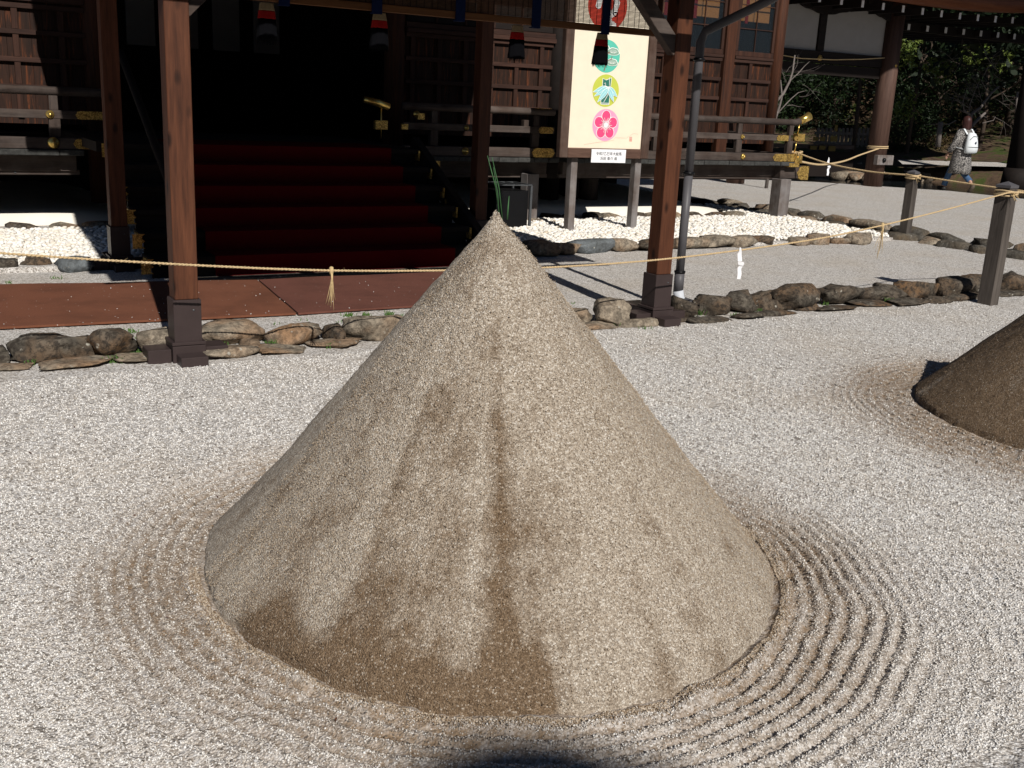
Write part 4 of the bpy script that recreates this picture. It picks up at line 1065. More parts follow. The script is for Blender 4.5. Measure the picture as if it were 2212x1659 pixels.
# emblems (flat paint built as thin layers)
col = lambda n_, c: flat(n_, c, .7, 0, .03, 10, 0)
C_TEAL, C_LIME, C_PINK, C_ROSE, C_AQUA, C_DKG, C_WHITE, C_SNR, C_BRN, C_MINT = col('teal_paint', (.10, .50, .38)), col('lime_paint', (.50, .55, .08)), col('pale_pink_paint', (.75, .33, .50)), col('rose_paint', (.72, .07, .20)), col('aqua_paint', (.30, .62, .66)), col('dark_green_paint', (.03, .16, .12)), col('white_paint', (.85, .83, .80)), col('red_paint', (.55, .05, .03)), col('brown_paint', (.22, .10, .07)), col('grey_green_paint', (.22, .36, .28))
def ell(cx, cz, rx, rz, n=40, a0=0, a1=2*PI, rot=0):
    P = []
    for k in range(n):
        t = a0+(a1-a0)*k/n; x, z = rx*math.cos(t), rz*math.sin(t); P.append((cx+x*math.cos(rot)-z*math.sin(rot), cz+x*math.sin(rot)+z*math.cos(rot)))
    return P
class Emb:
    def __init__(s, name): s.mb = MB(); s.mats = []; s.name = name; s.l = 0
    def poly(s, P, mt, lift=None):
        if mt not in s.mats: s.mats.append(mt)
        s.mb.mi = s.mats.index(mt); s.l += 1
        area = sum(P[i][0]*P[(i+1) % len(P)][1]-P[(i+1) % len(P)][0]*P[i][1] for i in range(len(P)))
        if area < 0: P = P[::-1]
        s.mb.plate(P, EY-.0004-.0004*s.l, .0003)
    def line(s, pts, wd, mt):
        for a, b_ in zip(pts[:-1], pts[1:]):
            d = Vector((b_[0]-a[0], b_[1]-a[1])); 
            if d.length < 1e-6: continue
            d.normalize(); q = Vector((-d.y, d.x))*wd/2; e = d*wd*.3
            s.poly([(a[0]+q.x-e.x, a[1]+q.y-e.y), (b_[0]+q.x+e.x, b_[1]+q.y+e.y), (b_[0]-q.x+e.x, b_[1]-q.y+e.y), (a[0]-q.x-e.x, a[1]-q.y-e.y)], mt); s.l -= 1
        s.l += 1
    def build(s): return s.mb.build(s.name, s.mats, ema)
RX, RZ = .190, .185
def ctr(x, y): return E_(*z4(x, y))
# plum
cx, cz = ctr(797, 1363); e = Emb('plum_emblem'); e.poly(ell(cx, cz, RX, RZ), C_PINK)
pet = []
for k in range(5):
    a = PI/2+2*PI*k/5; px, pz = cx+.105*math.cos(a), cz+.105*math.sin(a)
    P = ell(px, pz, .062, .060, 24, rot=a); e.poly(ell(px, pz, .068, .066, 24), C_WHITE)
    e.poly(P, C_ROSE); e.l -= 1
    e.line([(cx, cz), (cx+.06*math.cos(a+PI/5), cz+.06*math.sin(a+PI/5))], .008, C_ROSE)
for k in range(5):
    a = PI/2+2*PI*k/5+PI/5
    e.line([(cx+.05*math.cos(a), cz+.05*math.sin(a)), (cx+.12*math.cos(a), cz+.12*math.sin(a))], .006, C_WHITE)
for k in range(20):
    a = 2*PI*k/20; L = .062 if k % 2 else .088; L2 = L
    e.line([(cx, cz), (cx+L2*math.cos(a), cz+L2*math.sin(a))], .0045, C_WHITE); e.l -= 1
e.l += 1; e.poly(ell(cx, cz, .030, .030, 20), C_WHITE); e.build()
# bamboo
cx, cz = ctr(799, 988); e = Emb('bamboo_emblem'); e.poly(ell(cx, cz, RX, RZ), C_LIME)
def stem(x0, x1, z0, z1, notch=False):
    P = [(x0, z0), (x1, z0), (x1, z1), (x0, z1)]
    if notch: P = [(x0, z0), (x1, z0), (x1+.005, z1+.012), ((x0+x1)/2-.01, z1-.018), (x0, z1)]
    e.poly([(a+(.006 if a > cx else -.006), b_+(.006 if b_ > cz else -.006)) for a, b_ in P], C_WHITE); e.poly(P, C_DKG)
stem(cx-.050, cx+.062, cz+.03, cz+.135, True); stem(cx-.058, cx+.056, cz-.145, cz-.02)
e.poly([(cx-.062, cz-.158), (cx+.060, cz-.158), (cx+.060, cz-.138), (cx-.062, cz-.138)], C_WHITE)
e.poly([(cx-.055, cz-.152), (cx+.054, cz-.152), (cx+.054, cz-.144), (cx-.055, cz-.144)], C_DKG)
e.line([(cx+.040, cz+.15), (cx+.045, cz+.06), (cx+.03, cz-.05), (cx-.02, cz-.13)], .006, C_WHITE)
e.line([(cx-.03, cz+.08), (cx-.012, cz+.09), (cx-.010, cz+.045)], .005, C_WHITE)
def leafp(x0, z0, x1, z1, wd):
    d = Vector((x1-x0, z1-z0)); L = d.length; d.normalize(); q = Vector((-d.y, d.x)); P = []
    for k in range(9): t = k/8; h = wd*math.sin(PI*t**.75); P.append((x0+d.x*L*t+q.x*h, z0+d.y*L*t+q.y*h))
    for k in range(7, 0, -1): t = k/8; h = wd*math.sin(PI*t**.75); P.append((x0+d.x*L*t-q.x*h, z0+d.y*L*t-q.y*h))
    c0 = (sum(p[0] for p in P)/len(P), sum(p[1] for p in P)/len(P))
    e.poly([(c0[0]+(p[0]-c0[0])*1.14, c0[1]+(p[1]-c0[1])*1.14) for p in P], C_WHITE); e.poly(P, C_AQUA)
    e.line([(x0, z0), (x0+(x1-x0)*.8, z0+(z1-z0)*.8)], .003, C_WHITE)
for (dx0, dz0, dx1, dz1, wd) in ((.02, .04, -.175, -.02, .030), (.02, .04, -.155, -.065, .028), (.03, .04, .165, -.06, .030), (.03, .035, .12, -.12, .028), (.03, .03, -.11, -.13, .030)):
    leafp(cx+dx0, cz+dz0, cx+dx1, cz+dz1, wd)
e.build()
# pine
cx, cz = ctr(812, 612); e = Emb('pine_emblem'); e.poly(ell(cx-.005, cz, RX, RZ), C_TEAL)
def pine(px, pz, s):
    P = []
    for k in range(30):
        t = 2*PI*k/30; b_ = 1+.10*abs(math.cos(3.5*t)); P.append((px+s*.085*math.cos(t)*b_, pz+s*(.052*math.sin(t)*b_ if math.sin(t) > 0 else .030*math.sin(t))))
    e.poly([(px+(a-px)*1.12, pz+(b_-pz)*1.15) for a, b_ in P], C_WHITE); e.poly(P, C_MINT)
    for k in range(9):
        a = PI*(.1+.8*k/8); e.line([(px+s*.02*math.cos(a), pz-s*.005), (px+s*.07*math.cos(a), pz+s*.042*math.sin(a))], .0028, C_WHITE); e.l -= 1
    e.l += 1
pine(cx-.05, cz+.075, .9); pine(cx+.085, cz+.045, .9); pine(cx-.07, cz-.06, .9); pine(cx+.075, cz-.075, .85)
e.line([(cx-.03, cz-.16), (cx+.0, cz-.06), (cx-.01, cz+.02), (cx+.03, cz+.05)], .012, C_BRN); e.line([(cx, cz-.05), (cx+.06, cz-.03), (cx+.07, cz)], .008, C_BRN); e.build()
# red disc with a pale curling creature shape, seen through the blind
cx, cz = ctr(822, 60); e = Emb('red_emblem'); e.poly(ell(cx, cz, .275, .275, 56), C_SNR)
pp = [(cx-.13, cz-.01), (cx-.11, cz+.08), (cx-.03, cz+.13), (cx+.08, cz+.12), (cx+.13, cz+.04), (cx+.10, cz-.06), (cx+.02, cz-.12), (cx+.04, cz-.19), (cx+.10, cz-.21)]
e.line(pp, .075, C_WHITE)
for a in pp: e.poly(ell(a[0], a[1], .037, .037, 16), C_WHITE); e.l -= 1
e.build()
# red seal, hill line
cx, cz = ctr(1070, 1515); e = Emb('red_seal'); C_SEAL = col('seal_red', (.62, .26, .19)); e.poly([(cx-.018, cz-.028), (cx+.020, cz-.028), (cx+.018, cz+.026), (cx-.020, cz+.026)], C_SEAL)
for dz in (-.012, .004, .016): e.line([(cx-.012, cz+dz), (cx+.012, cz+dz)], .003, C_CREAM if False else C_WHITE)
e.line([ctr(*p) for p in ((560, 1575), (700, 1552), (880, 1530), (900, 1500), (1020, 1505), (1100, 1455), (1150, 1462))], .0016, C_SEAL)
e.build()
# white caption card fixed to the frame with the brushed lines of writing
s0 = PY(1278, 322, EY-.04); s1 = PY(1350, 352, EY-.04)
card = thing('caption_card', 'small white card with two lines of brushed characters under the cream picture', 'sign', (7.4, EY-.04, .97))
cw0, cw1, ch0, ch1 = s0.x+.0, s1.x, s1.z, s0.z
mb = MB(); mb.box(cw0, cw1, EY-.046, EY-.036, ch0, ch1, .001); mb.build('card', M_PAPER, card)
M_INK = flat('black_ink', (.05, .05, .055), .8, 0, .05, 10, 0)
def text(body, size, x, z, y, mt, parent, name='lettering', spacing=1.0):
    cu = bpy.data.curves.new(name, 'FONT'); cu.body = body; cu.size = size; cu.align_x = 'CENTER'; cu.align_y = 'CENTER'; cu.extrude = .0006
    cu.space_character = spacing
    ob = bpy.data.objects.new(name, cu); C.objects.link(ob); ob.rotation_euler = (PI/2, 0, 0)
    dg = bpy.context.evaluated_depsgraph_get(); me = bpy.data.meshes.new_from_object(ob.evaluated_get(dg)); bpy.data.objects.remove(ob)
    me.transform(Matrix.Translation(Vector((x, y, z))-org[parent.name]) @ Matrix.Rotation(PI/2, 4, 'X'))
    me.materials.clear(); me.materials.append(mt)
    o = bpy.data.objects.new(name, me); C.objects.link(o); o.parent = parent; return o
ccx = (cw0+cw1)/2; chh = ch1-ch0
text('令和7乙巳年大絵馬', .044, ccx, ch0+chh*.66, EY-.0475, M_INK, card, spacing=1.02)
text('浜田 泰介 画', .044, ccx, ch0+chh*.30, EY-.0475, M_INK, card, spacing=1.05)

# ------------------------------------------------------------------ black metal rack beside the stair
rack = thing('metal_rack', 'black metal box rack with grey rim bars behind the tip of the big cone', 'rack', (6.45, 10.9, 0))
mb = MB(); mb.box(6.20, 6.62, 10.80, 11.18, .06, .50, .004); mb.build('box', M_BLACK, rack)
for (xx, yy) in ((6.18, 10.78), (6.64, 10.78), (6.18, 11.2), (6.64, 11.2)):
    mb = MB(); mb.box(xx-.014, xx+.014, yy-.014, yy+.014, .0, .56); mb.build('leg', M_STEEL, rack)
for (a, b_) in (((6.165, 10.78, .57), (6.655, 10.78, .57)), ((6.165, 11.2, .57), (6.655, 11.2, .57)), ((6.18, 10.79, .572), (6.18, 11.19, .572)), ((6.64, 10.79, .572), (6.64, 11.19, .572)), ((6.30, 10.79, .572), (6.30, 11.19, .572)), ((6.41, 10.79, .572), (6.41, 11.19, .572)), ((6.52, 10.79, .572), (6.52, 11.19, .572))):
    mb = MB(); mb.bar(a, b_, .022, .012); mb.build('rim_bar', M_STEEL, rack)
# ------------------------------------------------------------------ bollards
def bollard(x, y, h, lean, label, w_=.125, rot=.1):
    t = thing('wooden_bollard', label, 'post', (x, y, 0), 'square wooden posts carrying the straw rope')
    mb = MB(); a = w_/2
    R_ = Matrix.Rotation(rot, 3, 'Z'); vs = []
    for z, s_ in ((-.1, 1), (h-.045, 1), (h-.043, 1.08), (h-.02, 1.08)):
        for (sx, sy) in ((-1, -1), (1, -1), (1, 1), (-1, 1)):
            p = R_ @ Vector((sx*a*s_, sy*a*s_, 0)); vs.append((x+p.x+lean[0]*z/h, y+p.y+lean[1]*z/h, z))
    fs = [(i*4+j, i*4+(j+1) % 4, i*4+4+(j+1) % 4, i*4+4+j) for i in range(1) for j in range(4)]
    mb.add(vs[:8], fs+[(7, 6, 5, 4)[::-1]]); mb.build('shaft', W_BOLL, t)
    mb = MB(); tip = (x+lean[0], y+lean[1], h+.012); mb.add(vs[8:16]+[tip], [(0, 1, 5, 4), (1, 2, 6, 5), (2, 3, 7, 6), (3, 0, 4, 7), (4, 5, 8), (5, 6, 8), (6, 7, 8), (7, 4, 8), (3, 2, 1, 0)])
    mb.build('cap', M_PIPE, t); return t
bollard(8.30, 5.68, 1.06, (.0, .0), 'nearer grey wooden post with straw rope round its top, above the dark cone')
bollard(11.58, 9.30, .90, (0, 0), 'farther grey wooden post on the stone drain, where two ropes meet', .11)
bollard(-1.0, 5.62, 1.05, (0, 0), 'wooden post holding the left end of the straw rope, outside the photo')
bollard(14.5, 5.0, 1.05, (0, 0), 'wooden post holding the right end of the straw rope, outside the photo')

# ------------------------------------------------------------------ ropes
def rope(name, pts, label, r=.0062, turns=24, cat='rope', sides=5):
    P = [Vector(p) for p in pts]
    # resample through a Catmull curve
    Q = []
    for i in range(len(P)-1):
        p0, p1, p2, p3 = P[max(i-1, 0)], P[i], P[i+1], P[min(i+2, len(P)-1)]
        n = max(3, int((p2-p1).length/.012))
        for k in range(n):
            t = k/n; Q.append(.5*((2*p1)+(-p0+p2)*t+(2*p0-5*p1+4*p2-p3)*t*t+(-p0+3*p1-3*p2+p3)*t**3))
    Q.append(P[-1]); t_ = thing(name, label, cat, tuple(P[0]), 'straw ropes strung between the posts')
    s = 0; acc = [0]
    for a, b_ in zip(Q[:-1], Q[1:]): s += (b_-a).length; acc.append(s)
    for st in range(2):
        mb = MB(); L = []
        for i, q in enumerate(Q):
            t = (Q[min(i+1, len(Q)-1)]-Q[max(i-1, 0)]).normalized(); u = t.cross(Vector((0, 0, 1))).normalized(); v = u.cross(t)
            ph = 2*PI*acc[i]*turns + PI*st; L.append(q+(u*math.cos(ph)+v*math.sin(ph))*r*.62)
        mb.tube(L, r*.78, sides); mb.build('strand', M_ROPE, t_, True)
    mb = MB()
    for k in range(int(s*7)):
        i = random.randrange(len(Q)-1); q = Q[i]; d = Vector((random.uniform(-1, 1), random.uniform(-.4, .4), random.uniform(-.6, 1))).normalized()
        mb.tube([q, q+d*random.uniform(.012, .03)], [.0008, .0004], 3, False)
    o = mb.build('fibre', M_STRAW, t_); o['kind'] = 'stuff'
    return t_
rope('straw_rope', [(-.97, 5.55, .93), (-.2, 5.59, .80), (.44, 5.6, .712), (1.35, 5.6, .62), (2.12, 5.6, .56), (2.88, 5.6, .53), (3.59, 5.6, .52), (4.4, 5.6, .535), (5.2, 5.6, .58), (6.0, 5.6, .645), (6.67, 5.6, .73), (7.5, 5.6, .86), (8.24, 5.61, .985)], 'long sagging straw rope in front of the porch posts, passing behind the big cone', .0058)
rope('straw_rope', [(11.60, 9.24, .835), (11.68, 8.55, .80), (11.72, 7.97, .78), (11.76, 7.5, .775), (11.80, 6.6, .80), (11.84, 5.5, .92)], 'straw rope running from the farther grey post along the stone drain, behind the nearer post', .010, 24)
bollard(11.85, 5.42, .98, (0, 0), 'wooden post on the stone drain beyond the right edge of the photo')
rope('straw_rope', [(11.58, 9.36, .835), (11.55, 10.0, .83), (11.52, 10.7, .88), (11.47, 11.29, .99)], 'straw rope from the farther grey post up to the gilt railing corner', .010, 22)
rope('straw_rope', [(11.62, 11.33, .862), (13.5, 12.7, .74), (16.0, 14.5, .70), (18.0, 15.9, .75), (19.55, 16.75, .86)], 'pale straw rope from the gilt corner across the courtyard to the round pillar', .013, 14)
rope('straw_rope', [(8.36, 5.66, .985), (10, 5.5, .93), (12.5, 5.2, .95), (14.45, 5.0, 1.0)], 'straw rope leaving the nearer grey post towards the right edge', .008, 20)
def coil(x, y, z, a, n, label, r=.008):
    t = thing('rope_coil', label, 'rope', (x, y, z)); mb = MB(); L = []
    for k in range(n*24+1):
        th = 2*PI*k/24; c, s = math.cos(th+.1), math.sin(th+.1); m_ = max(abs(c), abs(s)); q = .75/m_+.25; L.append((x+a*c*q, y+a*s*q, z+.012*k/24+.01*math.sin(th*1.3)))
    mb.tube(L, r, 6); mb.build('winding', M_ROPE, t, True)
    for k in range(5):
        mb = MB(); d = Vector((random.uniform(-1, 1), random.uniform(-1, -.2), random.uniform(-.8, .3))).normalized(); p = Vector((x-a*.7, y-a*1.1, z+.02))
        mb.tube([p, p+d*.03, p+d*.07+Vector((0, 0, -.02))], [.005, .004, .002], 5); mb.build('loose_end', M_STRAW, t, True)
coil(8.30, 5.68, .955, .078, 3, 'straw rope wound round the nearer grey post'); coil(11.58, 9.30, .80, .075, 4, 'straw rope wound round the farther grey post', .010)
coil(11.49, 11.34, .99, .075, 1, 'knotted straw rope end on the gilt railing corner', .012)
t = thing('rope_coil', 'straw rope tied round the round courtyard pillar', 'rope', (19.72, 16.93, .85)); mb = MB(); mb.tube([(19.72+.225*math.cos(a), 16.93+.225*math.sin(a), .84+.012*a/2) for a in np.linspace(0, 4*PI, 50)], .014, 6); mb.build('winding', M_ROPE, t, True)
# straw tufts and folded paper on the ropes
def straw_tuft(x, y, z, label, L=.25, n=9, sp=.045):
    t = thing('straw_tuft', label, 'straw tassel', (x, y, z), 'straw tufts hanging from the rope')
    mb = MB(); mb.lathe([(.004, .02), (.012, .015), (.013, -.01), (.008, -.03)], (x, y, z), 10); mb.build('knot', M_STRAW, t, True)
    for k in range(n):
        dx = random.gauss(-.02, sp*.55); l = L*random.uniform(.65, 1.08); dy = random.uniform(-.02, .02)
        mb = MB(); mb.tube([(x+random.uniform(-.006, .006), y-.008, z), (x+dx*.25, y-.012+dy*.3, z-l*.4), (x+dx*.6, y-.012+dy, z-l*.75), (x+dx, y-.01+dy, z-l)], [.0022, .0024, .002, .001], 4)
        mb.build('straw', M_STRAW, t, True)
straw_tuft(2.14, 5.6, .562, 'straw tuft hanging from the rope in front of the reddish brown mat', .25)
straw_tuft(6.70, 5.6, .735, 'straw tuft hanging from the rope between the grey posts and the paper streamer', .25, 10, .03)
def shide(x, y, z, s, label, rot=0, wd=.022):
    t = thing('paper_streamer', label, 'paper streamer', (x, y, z), 'white folded paper streamers on the ropes')
    def strip(pts, nm):
        mb = MB(); vs = []
        for (px, pz, w2, dy) in pts: vs += [(x+(px-w2)*s, y+dy*s-.01, z+pz*s), (x+(px+w2)*s, y+dy*s-.014, z+(pz-.002)*s)]
        n = len(pts); vs2 = [(a, b_+.0012, c) for a, b_, c in vs]
        fs = [(2*i, 2*i+1, 2*i+3, 2*i+2) for i in range(n-1)]; fs += [tuple(q+2*n for q in f[::-1]) for f in fs]
        mb.add(vs+vs2, fs); mb.build(nm, M_PAPER, t, True)
    strip([(-.01, .03, .004, 0), (-.005, .0, .012, 0), (-.002, -.02, .018, .01), (.0, -.07, .018, .0)], 'paper_fold')
    strip([(-.022, -.066, .001, -.012), (-.0, -.075, .028, -.012), (.004, -.092, .026, -.010), (.012, -.10, .012, -.01)], 'paper_fold')
    strip([(.012, -.10, .018, -.004), (.006, -.125, .016, .004), (.002, -.16, .017, -.008), (.004, -.20, .015, -.002)], 'paper_fold')
shide(5.235, 5.6, .575, 1.0, 'white zigzag paper streamer hanging from the front rope right of the drainpipe')
q = PY(1790, 345, 13.3); shide(q.x, 13.3, q.z, 1.35, 'white paper streamer on the far rope beside the gilt railing corner')

# ------------------------------------------------------------------ weeds at the kerb
mb = MB()
def weed(x, y, n, h):
    for k in range(n):
        a = random.uniform(0, 2*PI); l = h*random.uniform(.5, 1.2); x0, y0 = x+random.gauss(0, .02), y+random.gauss(0, .015); dx, dy = math.cos(a)*l*.6, math.sin(a)*l*.6; w_ = .0028
        mb.add([(x0-w_, y0, .0), (x0+w_, y0, .0), (x0+dx*.5+w_*.8, y0+dy*.5, l*.7), (x0+dx*.5-w_*.8, y0+dy*.5, l*.7), (x0+dx, y0+dy, l*.75)], [(0, 1, 2, 3), (3, 2, 4)])
for (fx, x, y, n, h) in ((zA, 1220, 1545, 40, .05), (zA, 1000, 1610, 26, .05), (zA, 1140, 1350, 22, .03), (zA, 740, 1420, 10, .03), (zA, 1770, 1390, 26, .05), (zA, 1940, 1480, 18, .05), (zA, 270, 1632, 14, .04),
                         (zB, 1050, 1205, 46, .03), (zB, 1400, 1200, 36, .04), (zB, 1200, 1205, 24, .03), (zB, 400, 1470, 40, .05), (zB, 900, 1480, 24, .04), (zB, 350, 1465, 20, .04), (zC, 475, 630, 26, .05), (zC, 1230, 530, 46, .06), (zC, 1520, 545, 26, .04), (zC, 760, 655, 12, .025),
                         (zD, 640, 1500, 20, .04), (zD, 1220, 1440, 20, .05), (zE, 370, 1300, 40, .05), (zE, 600, 1330, 30, .05), (zE, 690, 1300, 16, .04), (zE, 930, 1290, 20, .04), (zE, 2060, 1160, 30, .06), (zF, 1880, 1620, 10, .03), (zA, 70, 920, 14, .03), (zA, 490, 880, 12, .03)):
    p = G(*fx(x, y)); weed(p.x, p.y, n, h)
for k in range(60): weed(random.uniform(-.2, 5.5), random.uniform(6.3, 6.9), random.randint(2, 7), .022)
tag(mb.build('weeds', M_WEED), 'small green weeds sprouting between the kerb stones', 'weeds', kind='stuff')
# dead leaves and needles scattered over the field
mb = MB()
for k in range(170):
    x, y = random.uniform(0, 8), random.uniform(1.6, 5.8)
    if any(math.hypot(x-c[0], y-c[1]) < c[2]+.02 for c in CONES): continue
    a = random.uniform(0, PI); l = random.uniform(.006, .016); w_ = random.uniform(.001, .0035); z0 = float(ground_z(np.array([x]), np.array([y]))[0][0])+.005
    c, s = math.cos(a), math.sin(a); mb.add([(x-c*l, y-s*l, z0), (x+s*w_, y-c*w_, z0+.003), (x+c*l, y+s*l, z0+.002), (x-s*w_, y+c*w_, z0+.002)], [(0, 1, 2, 3)])
tag(mb.build('leaf_litter', flat('dead_leaf', (.10, .04, .02), .8, 0, .4, 60, 0)), 'tiny brown dead leaf bits scattered on the raked gravel', 'leaf litter', kind='stuff')

# ------------------------------------------------------------------ gatehouse in the distance
gate = thing('gatehouse', 'shaded timber gatehouse with white plaster panels, white rafter ends and round pillars', 'gatehouse', (19, 17, 0))
GY = 17.0
mb = MB(); mb.box(14.2, 17.45, GY, GY+.06, 2.86, 3.9); mb.build('plaster_panel', M_PLASTERG, gate)
mb = MB(); mb.box(17.67, 19.60, GY, GY+.06, 2.86, 3.9); mb.build('plaster_panel', M_PLASTERG, gate)
mb = MB(); mb.box(14.2, 19.6, GY-.05, GY+.15, 2.62, 2.86); mb.build('tie_beam', W_DARK, gate)
mb = MB(); mb.box(14.2, 19.6, GY-.03, GY+.12, 2.38, 2.60); mb.build('tie_beam', W_DARK, gate)
for (x, z) in ((17.56, 2.72), (19.72, 2.68)):
    mb = MB(); mb.lathe([(.07, 0), (.06, .02), (.02, .04), (.001, .05)], (x, GY-.05-.2*(x > 19), z), 6, 'y'); mb.build('gilt_boss', M_GOLD, gate)
mb = MB(); mb.box(17.46, 17.66, GY-.04, GY+.16, 2.87, 3.72); mb.build('strut', W_DARK, gate)
def cloudarm(x0, x1):
    P = []; xm = (x0+x1)/2
    for k in range(21):
        u = -1+2*k/20; P.append((xm+u*(x1-x0)/2, 3.80-.17*(math.cos(u*PI)*.5+.5)-.03*abs(math.sin(u*9))))
    P += [(x1, 4.02), (x0, 4.02)]
    mb = MB(); mb.plate(P, GY-.05, .08); mb.build('bracket', W_DARK, gate)
cloudarm(16.4, 18.7); cloudarm(18.75, 20.6)
mb = MB(); mb.lathe([(.215, 0), (.21, 4.0)], (19.72, 16.93, 0), 28); pil = mb.build('pillar', W_RPILL, gate, True)
mb = MB(); mb.box(19.42, 19.95, 16.62, 16.74, .50, .72, .01); tb = mb.build('tie_end', W_GREY, gate)
mb = MB(); mb.lathe([(.05, 0), (.05, .03), (.02, .05), (.001, .055)], (19.62, 16.62, .61), 12, 'y'); mb.build('black_cap', M_BLACK, tb, True)
mb = MB(); mb.lathe([(.20, 0), (.20, 2.4)], (16.1, 17.6, 0), 24); mb.build('pillar', W_RPILL, gate, True)
mb = MB(); mb.lathe([(.26, 0), (.24, 4.0)], (23.0, 15.55, 0), 24); mb.build('pillar', W_DARK, gate, True)
mb = MB(); mb.lathe([(.34, 0), (.30, .55)], (23.0, 15.55, 0), 24); mb.build('pillar_shoe', W_DARK, gate, True)
for k in range(17):                                            # rafters with white painted ends
    x = 15.2+.62*k; z = 3.80 + .0035*max(0, k-8)**2
    mb = MB(); mb.box(x, x+.07, GY-.9, GY+1.5, z-.08, z+.06); rf = mb.build('rafter', W_DARK, gate)
    mb = MB(); mb.box(x+.001, x+.069, GY-.912, GY-.901, z-.079, z+.059); mb.build('white_end', M_WHITE, rf)
for k in range(9):
    x = 20.6+.65*k; z = 3.58+.01*k
    mb = MB(); mb.box(x, x+.08, GY+.3, GY+3, z-.06, z+.07); rf = mb.build('rafter', W_DARK, gate)
    mb = MB(); mb.box(x+.001, x+.079, GY+.288, GY+.299, z-.059, z+.069); mb.build('white_end', M_WHITE, rf)
mb = MB(); mb.box(20.2, 26.5, GY+.45, GY+.6, 3.52, 3.72); mb.build('tie_beam', W_DARK, gate)
# eave: dark boards and a curved bark edge
vs = []; n = 30
for k in range(n+1):
    u = k/n; x = 14+13*u; up = .55*max(0, (u-.45)/.55)**2; d_ = -.25*math.exp(-((u-.5)/.2)**2)*0
    for (yy, zz) in ((GY-1.25, 4.0), (GY-1.30, 4.18), (GY-1.2, 4.3), (GY+1.6, 4.9), (GY+1.6, 4.6), (GY-.9, 3.98)): vs.append((x, yy, zz+up-.08*math.sin(u*PI)))
fs = [(i*6+j, (i+1)*6+j, (i+1)*6+(j+1) % 6, i*6+(j+1) % 6) for i in range(n) for j in range(6)]
mb = MB(); mb.add(vs, fs); mb.build('lower_roof', wood('red_eave_wood', (.10, .03, .015), (.20, .07, .03), 'x', 1, .6), gate, True)
big_roof(gate, 13.6, 24.5, 11.8, 15.2, 6.5, 7.6, 'added_shade_roof')  # unseen roof added to shade the round pillar and plaster panels
# railing of the gatehouse in the gloom, with gilt plates
mb = MB(); mb.box(13.5, 22.0, 19.65, 19.75, .70, .80); mb.build('low_rail', W_OLDX, gate)
mb = MB(); mb.box(13.5, 22.0, 19.62, 19.80, .0, .62); mb.build('low_wall', W_DARK, gate)
for (px, py, w_, h_) in ((1762, 300, .18, .10), (1777, 300, .18, .10), (1801, 300, .25, .13), (1757, 319, .25, .10), (1776, 319, .22, .10), (1797, 321, .25, .13), (1806, 277, .1, .16)):
    p = PY(px, py, 19.6); mb = MB(); mb.box(p.x-w_/2, p.x+w_/2, 19.59, 19.61, p.z-h_/2, p.z+h_/2, .003); mb.build('gilt_plate', M_GOLDD, gate)
# thin straw cord along the gatehouse beam
mb = MB(); L = [PY(1683, 118+0, 16.9), PY(1730, 126, 16.9), PY(1800, 129, 16.9), PY(1860, 128, 16.9), PY(1925, 124, 16.9)]
mb.tube(L, .012, 6); tag(mb.build('cord', M_STRAW, smooth=True, loc=(17, 16.9, 2.3)), 'thin straw cord strung under the gatehouse beam', 'cord')

# picket fence in the gloom
fence = thing('picket_fence', 'short weathered wooden picket fence left of the round pillar', 'fence', (25.6, 23.0, .3))
FY = 23.0
for k in range(13):
    p = PY(1765+8.9*k+0, 300, FY); top = PY(1765+8.9*k, 276, FY).z; bot = PY(1765+8.9*k, 318, FY).z; w_ = .048
    mb = MB(); xs = p.x; mb.add([], []); P = [(xs-w_, bot), (xs+w_, bot), (xs+w_, top-.04), (xs+w_*.6, top), (xs-w_*.6, top), (xs-w_, top-.04)]; mb.plate(P, FY, .03); mb.build('picket', W_FENCE, fence)
a_, b_ = PY(1760, 284, FY-.03), PY(1876, 291, FY-.03); c_, d_ = PY(1760, 305, FY-.03), PY(1876, 312, FY-.03)
mb = MB(); mb.box(a_.x, b_.x, FY-.055, FY-.031, b_.z-.03, b_.z+.04); mb.build('fence_rail', W_FENCE, fence)
mb = MB(); mb.box(a_.x, b_.x, FY-.055, FY-.031, d_.z-.03, d_.z+.04); mb.build('fence_rail', W_FENCE, fence)

# ------------------------------------------------------------------ stream and garden bank beyond the courtyard
mb = MB(); mb.add([(-40, 18, -.06), (60, -40, -.06), (80, 60, -.06), (-40, 60, -.06)], [(0, 1, 2, 3)]); mb.build('stream_water', M_WATER, kind='structure')
edge = np.array([(12.9, 19.2), (16.55, 18.9), (18.95, 18.0), (20.95, 15.75), (21.1, 13.9), (22.2, 8.0), (26, -20)])
def dist_edge(x, y):
    best = np.full(x.shape, 1e9)
    for (ax_, ay_), (bx_, by_) in zip(edge[:-1], edge[1:]):
        dx, dy = bx_-ax_, by_-ay_; t = np.clip(((x-ax_)*dx+(y-ay_)*dy)/(dx*dx+dy*dy), 0, 1); best = np.minimum(best, np.hypot(x-ax_-t*dx, y-ay_-t*dy))
    return best
bxl = np.concatenate([np.arange(4, 34, .22), np.arange(34, 90, 2.0)]); byl = np.concatenate([np.arange(-20, 8, 1.5), np.arange(8, 34, .22), np.arange(34, 90, 2.0)])
X, Y = np.meshgrid(bxl, byl, indexing='ij'); D = dist_edge(X, Y)
inside = ((X+Y*1.02) < 36.2) & (X < 22)
for (xa, ya) in (): pass
w0 = 4.2
Zb = np.where(D < w0, -.5, -.30 + np.clip((D-w0)/.45, 0, 1)*.55) + np.clip(D-w0-1.2, 0, 50)*.10 + (fbm(X*.9, Y*.9, 4)-.47)*.35*np.clip((D-w0)/.6, 0, 1)
